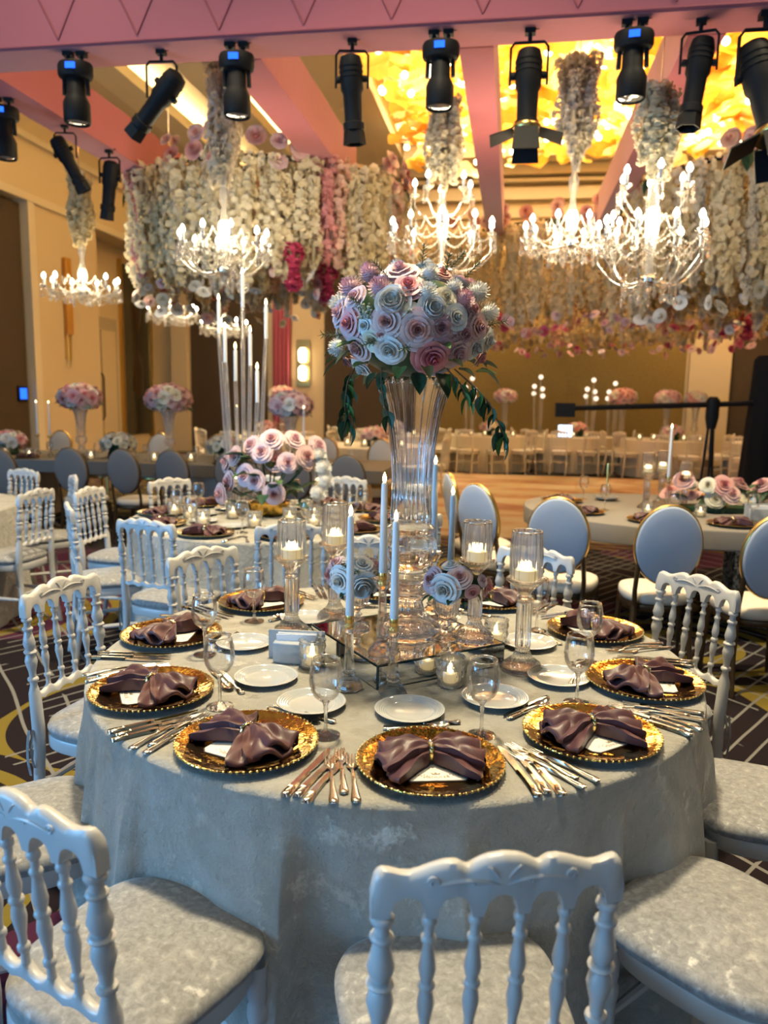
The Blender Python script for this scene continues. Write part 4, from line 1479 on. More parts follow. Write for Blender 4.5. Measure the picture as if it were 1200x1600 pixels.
BREAD_POS = {'left side': (-0.647, 1.978), 'front left': (-0.477, 1.827), 'front middle': (-0.223, 1.83), 'front right': (-0.013, 1.959), 'right side': (0.163, 2.15), 'rear right': (0.085, 2.451), 'rear left': (-0.807, 2.249)}
GLASS_POS = {'front left': (-0.401, 1.667), 'front middle': (-0.04, 1.741), 'front right': (0.2, 1.988), 'right side': (0.259, 2.319), 'rear right': (0.115, 2.619), 'back left': (-0.866, 2.516), 'rear left': (-0.897, 2.146), 'left side': (-0.705, 1.778)}
random.seed(3)
for i, (ang, nm, cr) in enumerate(SEATS):
    q = radians(ang)
    e_r = np.array([cos(q), sin(q)])
    e_t = np.array([-sin(q), cos(q)])       # to the sitter's right

    def at(r, s):
        p = np.array([TX, TY]) + e_r * r + e_t * s
        return p
    face = q + pi / 2                        # +Y of a thing points to the table centre
    pl = nm + ' place'
    rC = 0.738
    p = at(rC, 0)
    dup(CHARGER, 'gold beaded charger plate at the %s of the front table' % pl, (p[0], p[1], TZ + 0.001), random.uniform(0, 6), 'gold chargers on the front table', None, 0.97)
    p2 = at(rC + 0.005, 0.004)
    dup(CARD, 'white menu card under the napkin at the %s' % pl, (p2[0], p2[1], TZ + 0.0088), face + radians(random.uniform(-8, 8)), 'menu cards on the front table')
    jit = {'front left': -22, 'front middle': 2, 'front right': -26, 'right side': -30, 'left side': 24, 'rear left': -12, 'back left': 10}.get(nm, 8)
    np_ = dup(NAPKINS[i % 3], 'mauve satin napkin tied as a bow at the %s' % pl, (p[0], p[1], TZ + 0.0125), face + radians(jit), 'mauve bow napkins on the front table', None, (0.88, 0.92, 0.98))
    # cutlery: three forks to the left of the plate, three knives to the right, dessert pair above it
    for k, w in enumerate(('outermost', 'middle', 'innermost')):
        s = -0.214 + 0.0225 * k
        pf = at(rC + 0.045 - (0.035 if k == 1 else 0.0), s)
        dup(FORK, '%s of three silver forks left of the %s charger' % (w, nm), (pf[0], pf[1], TZ + 0.0015), face + radians(random.uniform(-2, 2)), 'forks on the front table')
        s = 0.186 + 0.0245 * k
        pk = at(rC + 0.035 - (0.012 if k == 1 else 0), s)
        dup(KNIFE, '%s of three silver knives right of the %s charger' % (('innermost', 'middle', 'outermost')[k], nm), (pk[0], pk[1], TZ + 0.0015), face + radians(7 + random.uniform(-1.5, 1.5)), 'knives on the front table')
    pd = at(rC - 0.190, 0.0)
    dup(SPOON, 'small dessert spoon lying above the %s charger' % nm, (pd[0], pd[1], TZ + 0.0015), face - pi / 2 + radians(random.uniform(-6, 6)), 'dessert spoons on the front table')
    pd = at(rC - 0.212, 0.015)
    dup(KNIFE, 'dessert knife lying crosswise above the %s charger' % nm, (pd[0], pd[1], TZ + 0.0015), face + pi / 2 + radians(random.uniform(-6, 6)), 'dessert knives on the front table', None, 0.85)
    if nm in BREAD_POS:
        x, y = BREAD_POS[nm]
    else:
        x, y = at(0.46, 0)
        if nm != 'back left':
            x = None
    if x is not None:
        dup(BREAD, 'small white bread plate with ringed rim before the %s charger' % nm, (x, y, TZ + 0.001), 0, 'bread plates on the front table')
    if nm in GLASS_POS:
        x, y = GLASS_POS[nm]
        dup(GLASS, 'clear stemmed wine glass beside the %s charger' % nm, (x, y, TZ + 0.001), 0, 'wine glasses on the front table')

# mirrored plinth
PX, PY, PR = -0.298, 2.275, radians(39)
PB = TZ + 0.001
t = thing('mirror_plinth', 'low square mirrored plinth in the middle of the front table', 'plinth', (PX, PY, PB), PR)
h, s = 0.068, 0.216
ob('core', MB().box(-s + 0.003, s - 0.003, -s + 0.003, s - 0.003, 0, h - 0.002).mesh('core', 'mirror_edge', False), t)
ob('top_mirror', MB().box(-s, s, -s, s, h - 0.002, h).mesh('top_mirror', 'mirror', False), t)
side = MB().box(-s + 0.002, s - 0.002, -0.003, 0, 0.003, h - 0.004).mesh('side_mirror', 'mirror', False)
for k in range(4):
    q = k * pi / 2
    ob('side_mirror', side, t, (s * sin(q), -s * cos(q), 0), (0, 0, q))
ed = MB().tube([(-s, 0, 0), (s, 0, 0)], 0.0018, 4).mesh('edge_strip', 'mirror_edge', False)
for k in range(4):
    q = k * pi / 2
    for z in (0.0018, h):
        ob('edge_strip', ed, t, (s * sin(q), -s * cos(q), z), (0, 0, q))
    ob('corner_strip', MB().tube([(s, s, 0), (s, s, h)], 0.002, 4).mesh('corner_strip', 'mirror_edge', False), t, (0, 0, 0), (0, 0, q))
PT = PB + h + 0.002

# tall fluted trumpet vase
VX, VY = -0.29, 2.30
t = thing('trumpet_vase', 'tall fluted crystal trumpet vase on the mirrored plinth', 'vase', (VX, VY, PT))
zz = lambda z: z - PT
rib = flute(22, 0.075)
ob('base', MB().lathe([(0.098, 0.0), (0.102, 0.006), (0.100, 0.014), (0.088, 0.022), (0.066, 0.040), (0.048, 0.066), (0.040, 0.095), (0.044, 0.104), (0.038, 0.110)], 80, lambda a, k: 1 + (0.05 * np.cos(14 * a) if k > 2 else 0)).mesh('base', 'crystal', True, 60), t)
ob('knop', MB().lathe([(0.034, 0.108), (0.056, 0.120), (0.066, 0.134), (0.056, 0.148), (0.040, 0.156), (0.052, 0.166), (0.068, 0.178), (0.052, 0.192), (0.044, 0.200)], 48).mesh('knop', 'crystal', True, 60), t)
ob('bulb', MB().lathe([(0.042, 0.198), (0.062, 0.212), (0.078, 0.236), (0.083, 0.262), (0.078, 0.290), (0.068, 0.306), (0.074, 0.318), (0.076, 0.328), (0.062, 0.340)], 48).mesh('bulb', 'crystal', True, 60), t)
tr_o = [(0.058, 0.338), (0.060, 0.36), (0.0575, 0.42), (0.0575, 0.48), (0.061, 0.54), (0.068, 0.60), (0.078, 0.66), (0.090, 0.71), (0.104, 0.755), (0.112, 0.778)]
tr_i = [(r - 0.010, z) for r, z in tr_o[::-1]][:-1] + [(0.03, 0.352), (0.001, 0.350)]
ob('trumpet', MB().shell(tr_o + tr_i, 100, rib).mesh('trumpet', 'vase_glass', True, 180), t)

# the big ball of artificial roses
MAIN_FLOWERS = [('rose', 'lav', -0.07, -0.64, 0.76, 0.047), ('rose', 'pink', 0.06, -0.86, 0.5, 0.041), ('pom', 'mauvepom', -0.29, -0.81, 0.5, 0.036), ('pom', 'white', 0.28, -0.62, 0.74, 0.031), ('rose', 'coral', 0.42, -0.5, 0.76, 0.025), ('rose', 'lav', -0.6, -0.72, 0.36, 0.035), ('peony', 'white', -0.1, -0.96, 0.25, 0.047), ('pom', 'white', 0.28, -0.86, 0.42, 0.033), ('rose', 'cream', 0.49, -0.8, 0.34, 0.031), ('pom', 'mauvepom', 0.68, -0.65, 0.34, 0.036), ('rose', 'lav', -0.82, -0.55, 0.16, 0.038), ('peony', 'white', 0.36, -0.92, 0.16, 0.041), ('rose', 'pink', -0.65, -0.76, -0.03, 0.041), ('filler', 'green', -0.43, -0.89, 0.13, 0.031), ('rose', 'blush', -0.16, -0.99, -0.03, 0.041), ('rose', 'blush', 0.19, -0.97, -0.14, 0.05), ('rose', 'mauve', 0.45, -0.89, -0.1, 0.039), ('rose', 'white', 0.61, -0.79, 0.06, 0.038), ('pom', 'white', 0.57, -0.63, 0.53, 0.028), ('rose', 'blush', 0.85, -0.53, -0.05, 0.038), ('rose', 'mauve', 0.71, -0.68, -0.18, 0.033), ('rose', 'white', 0.84, -0.4, -0.36, 0.033), ('rose', 'deep', 0.35, -0.79, -0.51, 0.053), ('rose', 'blush', 0.63, -0.63, -0.45, 0.044), ('rose', 'white', -0.14, -0.9, -0.42, 0.043), ('rose', 'cream', -0.35, -0.89, -0.29, 0.031), ('rose', 'blush', -0.55, -0.73, -0.4, 0.038), ('pom', 'white', -0.92, -0.19, -0.35, 0.035), ('rose', 'mauve', -0.8, -0.15, -0.58, 0.026), ('rose', 'white', -0.57, -0.43, -0.7, 0.031), ('rose', 'pink', 0.88, 0.06, -0.48, 0.031), ('rose', 'white', -0.44, -0.89, -0.08, 0.026), ('rose', 'mauve', 0.8, -0.57, 0.2, 0.028), ('rose', 'cream', 0.1, -0.99, 0.09, 0.028), ('rose', 'blush', -0.22, -0.95, -0.21, 0.026)]
t = thing('flower_ball', 'large ball of pink, white and mauve roses in the tall vase', 'bouquet', (VX - 0.01, VY, 1.60))
CB = (0, 0, 0.155)
dome_bouquet(t, CB, (0.255, 0.255, 0.195), MAIN_FLOWERS, 46, False, 22, 8, -0.62)
random.seed(12)
for d in ((0.18, -0.6, 0.85), (0.5, -0.4, 0.85), (-0.2, -0.75, 0.66), (0.45, -0.6, 0.72), (0.66, -0.3, 0.72), (-0.45, -0.9, 0.2), (-0.3, -0.9, -0.3), (0.1, -0.95, -0.4), (-0.75, -0.65, -0.2), (0.95, -0.3, 0.0)):
    dd = np.array(d)
    ob('sprig', SPRIG, t, np.array(CB) + dd * np.array([0.235, 0.235, 0.18]), look(dd + np.array([random.uniform(-.4, .4), 0, random.uniform(-.3, .3)])), 0.06)


def garland(t, pts, n, size, seed, kinds):
    random.seed(seed)
    P = np.array(pts, float)
    s = np.linspace(0, 1, len(P))
    q = np.linspace(0, 1, 14)
    C = np.stack([np.interp(q, s, P[:, k]) for k in range(3)], 1)
    g = ob('trailing_stem', MB().tube(C, 0.0022, 5).mesh('trailing_stem', 'twig'), t)
    for k in range(n):
        u = 0.15 + 0.85 * k / (n - 1)
        c = np.array([np.interp(u, s, P[:, j]) for j in range(3)])
        side = -1 if k % 2 else 1
        ob('leaf', LEAF[random.choice(kinds)], g, c, (random.uniform(-1.5, -0.9), random.uniform(-0.4, 0.4), side * random.uniform(0.8, 1.5) + random.uniform(-0.3, 0.3)), size * random.uniform(0.85, 1.15))


garland(t, [(0.14, -0.14, 0.03), (0.20, -0.18, -0.02), (0.24, -0.19, -0.06), (0.275, -0.19, -0.13), (0.285, -0.19, -0.155)], 16, 0.052, 5, ['dark', 'dark', 'light'])
garland(t, [(0.12, -0.16, 0.03), (0.16, -0.19, -0.01), (0.185, -0.2, -0.055)], 8, 0.045, 6, ['light', 'dark'])
garland(t, [(-0.14, -0.15, 0.03), (-0.15, -0.2, -0.01), (-0.155, -0.21, -0.07), (-0.15, -0.21, -0.115)], 13, 0.055, 7, ['dark', 'dark', 'light'])
garland(t, [(-0.06, -0.17, 0.03), (-0.055, -0.2, -0.02), (-0.045, -0.205, -0.07), (-0.035, -0.2, -0.1)], 7, 0.05, 8, ['dark', 'olive'])
garland(t, [(-0.16, -0.06, 0.0), (-0.18, -0.05, -0.06), (-0.17, -0.04, -0.14)], 8, 0.05, 9, ['light', 'dark'])
for a, sc_ in ((-1.25, 0.075), (-0.75, 0.085), (-0.5, 0.07), (-2.0, 0.06), (-2.3, 0.06)):
    ob('leaf', LEAF['dark'], t, (0.12 * cos(a), 0.17 * sin(a), 0.02), (-0.7, 0, a - pi / 2), sc_)

# crystal candlesticks with white tapers
for x, y, z, hh, ch, lab in ((-0.408, 1.966, PB, 0.195, 0.285, 'white taper in a crystal candlestick, left one before the plinth'),
                             (-0.284, 1.945, PB, 0.200, 0.275, 'white taper in a crystal candlestick at the front corner of the plinth'),
                             (-0.335, 2.062, PT, 0.225, 0.265, 'tall white taper in crystal candlestick on the plinth left of the vase'),
                             (-0.235, 2.47, PT, 0.225, 0.285, 'white taper half hidden behind the right side of the vase'),
                             (-0.175, 2.455, PT, 0.135, 0.280, 'white taper standing clear right of the vase behind pink posy')):
    t = make_taper(hh, ch)
    t.location = (x, y, z)
    tag(t, lab, None, 'crystal candlesticks on the front table')
# fluted hurricane holders
for pr, x, y, z, lab, sc_ in ((HUR_TALL, 0.06, 2.219, PB, 'fluted crystal candle holder with shade, rightmost on the front table', 1.0),
                              (HUR_LOW, -0.085, 2.262, PT, 'fluted crystal candle holder with shade on the plinth right of the vase', 0.96),
                              (HUR_LOW, -0.70, 2.415, PB, 'fluted crystal candle holder with shade, leftmost on the front table', 1.02),
                              (HUR_TALL, -0.60, 2.62, PB, 'fluted crystal candle holder with shade behind the white posy', 1.0)):
    dup(pr, lab, (x, y, z), 0.3, 'fluted candle holders on the front table', None, sc_)
for x, y, z, lab in ((-0.548, 2.106, PB, 'diamond-cut glass votive beside the white napkin holder'), (-0.138, 2.047, PB, 'diamond-cut glass votive before the mirrored plinth side'), (-0.02, 2.44, PB, 'diamond-cut glass votive behind the right candle holders')):
    dup(VOTIVE, lab, (x, y, z), 0.1, 'glass votives on the front table')

# paper napkin holder
t = thing('napkin_holder', 'white napkin holder filled with folded paper napkins on the front table', 'napkin holder', (-0.612, 2.155, PB), radians(4))
o_ = [(0.078 * cos(a) * (1 if abs(cos(a)) < 0.7 else 0.98), 0.026 * sin(a)) for a in np.linspace(pi, 2 * pi, 14)] + [(0.078, 0.012), (-0.078, 0.012)]
ob('front_box', MB().slab([(max(-0.068, min(0.068, x)), y) for x, y in o_], 0, 0.062, 0.004).mesh('front_box', 'porcelain'), t, (0.004, -0.014, 0))
ob('back_panel', MB().slab([(-0.086, 0.0), (0.086, 0.0), (0.086, 0.008), (-0.086, 0.008)], 0, 0.088, 0.003).mesh('back_panel', 'porcelain'), t, (0, 0.012, 0))
for k in range(5):
    ob('paper_napkin', MB().slab([(-0.06, 0), (0.06, 0), (0.06, 0.003), (-0.06, 0.003)], 0.005, 0.082 - 0.003 * (k % 2)).mesh('paper_napkin', 'paper_white', False), t, (0.004, -0.008 + 0.0042 * k, 0), (0, 0.02 * (k % 3 - 1), 0))


# two posies in ribbed crystal goblets
def goblet(label, x, y, z, hh):
    t = thing('crystal_goblet', label, 'vase', (x, y, z))
    ob('foot', MB().lathe([(0.040, 0), (0.042, 0.005), (0.03, 0.012), (0.014, 0.024), (0.011, 0.034)], 40, flute(20, 0.03)).mesh('foot', 'crystal', True, 60), t)
    ob('stem', MB().lathe([(0.010, 0.032), (0.018, 0.042), (0.010, 0.052), (0.015, 0.060)], 20).mesh('stem', 'crystal'), t)
    ob('cup', MB().shell([(0.012, 0.058), (0.030, 0.070), (0.038, 0.092), (0.040, hh - 0.01), (0.044, hh), (0.040, hh), (0.035, hh - 0.012), (0.032, 0.092), (0.001, 0.075)], 60, flute(20, 0.045)).mesh('cup', 'crystal', True, 180), t)
    return t


goblet('ribbed crystal goblet holding the white and mauve posy left of the vase', -0.455, 2.30, PT, 0.125)
goblet('ribbed crystal goblet holding the small posy right of the vase', -0.17, 2.25, PT, 0.13)
t = thing('small_posy', 'small posy of white and mauve roses left of the tall vase', 'bouquet', (-0.455, 2.30, PT + 0.115))
dome_bouquet(t, (0, 0, 0.055), (0.095, 0.085, 0.065), [('rose', 'white', -0.45, -0.85, -0.1, 0.042), ('rose', 'mauve', -0.85, -0.5, 0.05, 0.036), ('rose', 'lav', -0.75, -0.3, 0.6, 0.03), ('peony', 'white', 0.35, -0.9, -0.25, 0.044), ('pom', 'white', -0.1, -0.5, 0.8, 0.034), ('rose', 'white', 0.3, -0.6, 0.7, 0.034), ('rose', 'lav', 0.75, -0.3, 0.55, 0.026), ('rose', 'cream', 0.85, -0.4, 0.0, 0.032)], 14, False, 12, 21)
for d in ((0.05, -0.9, 0.3), (0.2, -0.9, 0.35), (0.9, -0.3, 0.3), (-0.2, -0.8, 0.5)):
    ob('sprig', SPRIG, t, (d[0] * 0.07, d[1] * 0.07, 0.055 + d[2] * 0.05), look(d), 0.05)
t = thing('small_posy', 'small posy of white, mauve and peach roses right of the tall vase', 'bouquet', (-0.17, 2.27, PT + 0.115))
dome_bouquet(t, (0.03, 0, 0.055), (0.105, 0.085, 0.065), [('rose', 'white', -0.35, -0.9, -0.1, 0.044), ('rose', 'mauve', -0.75, -0.6, 0.25, 0.036), ('rose', 'blush', 0.1, -0.8, 0.5, 0.034), ('rose', 'white', -0.2, -0.3, 0.95, 0.026), ('rose', 'pink', 0.95, -0.2, -0.1, 0.026), ('rose', 'coral', 0.5, -0.8, -0.2, 0.022)], 12, False, 14, 22)
# ------------------------------------------------------------------ the second round table, left behind the first
UX, UY = -1.52, 4.78
CLOTH_LOW = cloth_mesh('tablecloth', 0.9, TZ, 'cloth_velvet', 180, 12, 5)
folding_table('round table under the pale cloth behind the front table', UX, UY, 0.89, TZ)
tag(ob('tablecloth', CLOTH_LOW, None, (UX, UY, 0), (0, 0, 1.0)), 'pale tablecloth on the second round table behind on the left', 'tablecloth')
S2 = [(-103, 'nearest the camera on its left side'), (-67, 'nearest the camera, beside the fluted holder'), (-31, 'half hidden behind the vase'), (5, 'behind the tall vase'), (41, 'far right of the pink roses'),
      (77, 'far side, right of the pink roses'), (113, 'hidden behind the pink roses'), (149, 'far side, left of the pink roses'), (-175, 'left side, facing right'), (-139, 'left side, seen edge-on')]
random.seed(9)
for i, (ang, nm) in enumerate(S2):
    q = radians(ang)
    cr = 1.02 if ang < -30 else 0.93
    if nm not in ('behind the tall vase',):
        dup(CHAIR, 'white spindle-back chair at the second round table, ' + nm, (UX + cr * cos(q), UY + cr * sin(q), 0), q + pi / 2 + random.uniform(-.12, .12), 'white chairs around the second round table')
    pl = 'on the second round table, place ' + nm
    x, y = UX + 0.73 * cos(q), UY + 0.73 * sin(q)
    dup(CHARGER, 'gold charger ' + pl, (x, y, TZ + 0.001), 0, 'gold chargers on the second table')
    dup(NAPKINS[i % 3], 'mauve napkin ' + pl, (x, y, TZ + 0.0095), q + pi / 2 + random.uniform(-.4, .4), 'mauve napkins on the second table')
    dup(BREAD, 'bread plate ' + pl, (UX + 0.46 * cos(q), UY + 0.46 * sin(q), TZ + 0.001), 0, 'bread plates on the second table')
    q2 = q + 0.25
    dup(GLASS, 'wine glass ' + pl, (UX + 0.6 * cos(q2), UY + 0.6 * sin(q2), TZ + 0.001), 0, 'wine glasses on the second table')
    for k, s in enumerate((-0.21, 0.21)):
        xx, yy = UX + 0.76 * cos(q) - s * sin(q), UY + 0.76 * sin(q) + s * cos(q)
        dup(FORK if k == 0 else KNIFE, ('fork ' if k == 0 else 'knife ') + pl, (xx, yy, TZ + 0.0015), q + pi / 2, 'cutlery on the second table')
for i, (dx, dy, w) in enumerate(((-0.62, -0.12, 'by the paper napkins'), (-0.47, -0.22, 'left of the near glass'), (-0.30, -0.42, 'nearest the table edge'), (-0.22, -0.12, 'before the pink roses'), (0.02, -0.40, 'right of the near glass'), (0.18, -0.2, 'right of the roses'), (0.30, -0.05, 'by the far right glass'), (0.2, 0.15, 'behind the roses on the right'), (0.36, -0.3, 'furthest right on the near side'))):
    dup(VOTIVE, 'lit glass votive on the second round table, ' + w, (UX + dx, UY + dy, TZ + 0.001), 0, 'votives on the second table', None, 1.15)
for x, y, lab in ((-0.32, 0.18, 'fluted candle holder left of the pink roses on the second table'), (0.26, 0.22, 'fluted candle holder right of the pink roses on the second table')):
    dup(HUR_LOW, lab, (UX + x, UY + y, TZ + 0.001), 0, 'fluted candle holders on the second table', None, 0.8)
t = thing('rose_arrangement', 'low arrangement of pale pink roses and greenery on the second round table', 'bouquet', (UX - 0.05, UY + 0.1, TZ + 0.001))
ob('bowl', MB().lathe([(0.10, 0), (0.13, 0.03), (0.14, 0.09), (0.12, 0.10)], 28).mesh('bowl', 'gold_plate'), t)
RP = [(-0.31, 0.05, 0.34), (-0.22, -0.05, 0.39), (-0.26, -0.05, 0.22), (-0.13, -0.1, 0.27), (-0.05, -0.13, 0.24), (-0.03, -0.05, 0.42), (-0.12, 0, 0.46), (0.05, 0, 0.36), (0.02, 0, 0.50), (0.16, -0.1, 0.36), (0.27, -0.05, 0.40), (0.08, -0.14, 0.16), (0.32, 0.05, 0.46), (-0.3, -0.1, 0.14), (0.15, 0.1, 0.5), (-0.1, 0.15, 0.4), (0.2, 0.18, 0.35), (-0.24, 0.18, 0.3)]
random.seed(31)
for x, y, z in RP:
    ob('rose', FL['rose', random.choice(['rosepink', 'rosepink', 'rosepink', 'blush'])], t, (x, y, z), look((x * 2, y * 2 - 0.5, z - 0.15)), random.uniform(0.060, 0.072))
    ob('stem', MB().tube([(0, 0, 0.08), (x * 0.6, y * 0.6, z * 0.6), (x, y, z - 0.03)], 0.005, 5).mesh('stem', 'leaf_dark'), t)
for x, y, z in ((0.38, -0.04, 0.33), (0.40, -0.06, 0.25), (0.36, -0.1, 0.17), (0.34, 0.0, 0.40)):
    ob('filler_bloom', FL['pom', 'white'], t, (x, y, z), look((1, -1, 0.5)), 0.06)
for k in range(46):
    a = random.uniform(0, 2 * pi)
    r = random.uniform(0.08, 0.3)
    ob('leaf', LEAF[random.choice(['dark', 'dark', 'light'])], t, (r * cos(a), r * sin(a) * 0.6, random.uniform(0.08, 0.4)), (random.uniform(-0.3, 0.9), random.uniform(-.4, .4), a - pi / 2), random.uniform(0.1, 0.15))


def tube_candelabra(label, x, y, z, tubes, group=None, bulb='flame', r=0.016):
    t = thing('glass_candelabra', label, 'candelabra', (x, y, z), 0, group)
    ob('base', MB().lathe([(0.13, 0), (0.135, 0.008), (0.12, 0.016), (0.03, 0.022)], 32).mesh('base', 'acrylic'), t)
    for k, (dx, dy, h) in enumerate(tubes):
        s = ob('glass_tube', MB().tube([(dx * 0.6, dy * 0.6, 0.015), (dx, dy, h - 0.22)], r, 10).mesh('glass_tube', 'acrylic'), t)
        ob('taper', MB().lathe([(r * 0.8, h - 0.22), (r * 0.8, h - 0.02), (r * 0.4, h)], 12, cx=dx, cy=dy).mesh('taper', 'wax'), s)
        ob('flame', FLAME[bulb], s, (dx, dy, h - 0.003), (0, 0, 0), 1.5)
    return t


tube_candelabra('tall clear tube candelabra rising behind the pink roses', UX - 0.27, UY + 0.22, TZ + 0.001, [(-0.16, 0, 1.41), (0.0, 0.02, 1.58), (0.07, -0.04, 1.2), (0.16, 0.02, 1.38), (-0.1, -0.05, 1.22), (-0.07, 0.06, 1.1), (0.13, -0.08, 0.96)])

# third round table, cut by the left picture edge, and its chairs
folding_table('round table under a pale cloth beyond the left picture edge', -4.25, 4.55, 0.89, TZ)
tag(ob('tablecloth', CLOTH_LOW, None, (-4.25, 4.55, 0), (0, 0, 0.4)), 'pale cloth on the round table beyond the left edge', 'tablecloth')
for ang, cr, nm in ((72, 0.95, 'far side at the picture edge'), (38, 1.05, 'second, partly behind another'), (-2, 1.02, 'backed against the second table chairs'), (-36, 1.05, 'nearest, seen from the side')):
    q = radians(ang)
    dup(CHAIR, 'white spindle-back chair at the left edge table, ' + nm, (-4.25 + cr * cos(q), 4.55 + cr * sin(q), 0), q + pi / 2, 'white chairs at the left edge table')

# ------------------------------------------------------------------ the long oval table on the right


def stadium(x0, x1, y0, y1, n=16):
    r = (y1 - y0) / 2
    cy_ = (y0 + y1) / 2
    return [(x1 - r + r * cos(a), cy_ + r * sin(a)) for a in np.linspace(-pi / 2, pi / 2, n)] + [(x0 + r + r * cos(a), cy_ + r * sin(a)) for a in np.linspace(pi / 2, 1.5 * pi, n)]


t = thing('oval_table', 'long grey oval table with deep edge on the right', 'table', (2.4, 5.95, 0))
ob('table_top', MB().slab(stadium(-2.28, 2.6, -0.93, 0.93), 0.63, 0.76, 0.012).mesh('table_top', 'grey_linen'), t)
for x in (-1.25, 1.6):
    ob('pedestal', MB().lathe([(0.28, 0), (0.3, 0.03), (0.12, 0.07), (0.09, 0.16), (0.16, 0.28), (0.19, 0.40), (0.15, 0.52), (0.10, 0.6), (0.16, 0.63)], 28).mesh('pedestal', 'pedestal_brown'), t, (x, 0, 0))
ob('sparkle_pedestal', MB().slab([(0.3 * cos(a), 0.26 * sin(a)) for a in np.linspace(0, 2 * pi, 12, endpoint=False)], 0.0, 0.63, 0.02).mesh('sparkle_pedestal', 'pedestal_sparkle', False), t, (-0.55, -0.2, 0))
for x, y, rz, lab in ((0.36, 4.78, -0.25, 'pale oval-back chair with gilt rim, third from the dance floor end of the oval table'), (0.88, 4.62, 0.02, 'pale oval-back chair facing away, right of the table pedestal'), (1.36, 4.42, 0.1, 'pale oval-back chair cut by the right picture edge'),
                      (-0.02, 5.28, -0.75, 'pale oval-back chair turned sideways, second from the dance floor end'), (-0.18, 5.85, -1.25, 'narrow edge-on oval-back chair nearest the dance floor')):
    dup(OVAL, lab, (x + 0.2 * sin(-rz) * -0 , y, 0), rz, 'pale oval-back chairs at the right table')
RT = TZ + 0.001
random.seed(14)
RW = ('at the rounded end', 'beside the first oval chair', 'between the first two oval chairs', 'behind the middle oval chair', 'left of the edge oval chair', 'by the right picture edge')
for i, (x, y, rz) in enumerate(((0.42, 6.15, -1.3), (0.52, 5.55, -0.7), (0.95, 5.28, -0.1), (1.45, 5.25, 0), (1.92, 5.25, 0), (2.35, 5.25, 0))):
    dup(CHARGER, 'gold charger on the oval table ' + RW[i], (x, y, RT), 0, 'chargers on the oval table')
    dup(NAPKINS[i % 3], 'mauve napkin on the oval table ' + RW[i], (x, y, RT + 0.009), rz + random.uniform(-.3, .3), 'napkins on the oval table')
    dup(GLASS, 'wine glass on the oval table ' + RW[i], (x + 0.18, y + 0.2, RT), 0, 'wine glasses on the oval table')
for i, (x, y, z, pr, lab) in enumerate(((1.02, 5.95, 0.85, HUR_TALL, 'tall'), (1.18, 6.25, 0.95, HUR_TALL, 'tall'), (1.27, 5.85, 0.8, HUR_LOW, 'low'), (2.02, 6.2, 1.0, HUR_TALL, 'tall'), (2.1, 5.95, 0.9, HUR_TALL, 'tall'), (2.35, 5.9, 0.9, HUR_LOW, 'low'))):
    dup(pr, ('lit fluted candle holder on the oval table, leftmost', 'lit fluted candle holder on the oval table, rearmost of the left three', 'lit fluted candle holder on the oval table beside the left taper',
             'lit fluted candle holder on the oval table, rearmost of the right three', 'lit fluted candle holder on the oval table above the napkin holder', 'lit fluted candle holder on the oval table beside the right taper')[i], (x, y, RT), 0, 'candle holders on the oval table')
for x, y, hh, ch, lab in ((1.13, 5.75, 0.25, 0.36, 'white taper on the oval table between left candle holders'), (2.52, 5.75, 0.25, 0.36, 'white taper on the oval table near the right picture edge')):
    o = make_taper(hh, ch)
    o.location = (x, y, RT)
    tag(o, lab, None, 'tapers on the oval table')
for i, (x, y) in enumerate(((1.33, 5.6), (0.98, 5.62), (2.62, 5.55), (1.85, 5.9))):
    dup(VOTIVE, 'lit glass votive on the oval table, ' + ('under the left taper', 'left of the taper', 'by the right picture edge', 'behind the napkin holder')[i], (x, y, RT), 0, 'votives on the oval table')
t = thing('napkin_holder', 'white napkin holder on the oval table behind the middle oval chair', 'napkin holder', (1.72, 5.55, RT), 0.1)
ob('front_box', MB().slab([(-0.09, -0.03), (0.09, -0.03), (0.09, 0.01), (-0.09, 0.01)], 0, 0.08, 0.01).mesh('front_box', 'porcelain'), t)
ob('back_panel', MB().slab([(-0.11, 0.012), (0.11, 0.012), (0.11, 0.03), (-0.11, 0.03)], 0, 0.11, 0.006).mesh('back_panel', 'porcelain'), t)
for k in range(4):
    ob('paper_napkin', MB().box(-0.075, 0.075, -0.018 + 0.007 * k, -0.013 + 0.007 * k, 0.07, 0.10).mesh('paper_napkin', 'paper_white', False), t)
t = thing('flower_runner', 'low runner of pink and white roses with greenery on the oval table', 'bouquet', (1.98, 5.92, RT))
random.seed(77)
ob('trough', MB().slab([(-0.75, -0.09), (0.95, -0.09), (0.95, 0.09), (-0.75, 0.09)], 0, 0.04, 0.01).mesh('trough', 'leaf_dark'), t)
for k in range(34):
    x = -0.78 + 1.75 * k / 33
    y = random.uniform(-0.16, 0.14)
    z = random.uniform(0.07, 0.24)
    ob('rose', FL['rose', random.choice(['white', 'blush', 'pink', 'coral', 'rosepink', 'white', 'mauve', 'cream'])], t, (x, y, z), look((random.uniform(-.5, .5), y * 4 - 0.5, 0.6)), random.uniform(0.05, 0.075))
for k in range(60):
    ob('leaf', LEAF[random.choice(['dark', 'dark', 'light', 'olive'])], t, (random.uniform(-0.8, 1.0), random.uniform(-0.16, 0.16), random.uniform(0.06, 0.2)), (random.uniform(-0.4, 0.6), 0, random.uniform(0, 6.28)), random.uniform(0.09, 0.15))
t = thing('card_stand', 'slim brass card stand at the rounded end of the oval table', 'stand', (0.78, 6.35, RT))
ob('foot', MB().lathe([(0.07, 0), (0.075, 0.008), (0.02, 0.016)], 20).mesh('foot', 'brass'), t)
ob('rod', MB().tube([(0, 0, 0.01), (0, 0, 0.3)], 0.007, 6).mesh('rod', 'brass'), t)
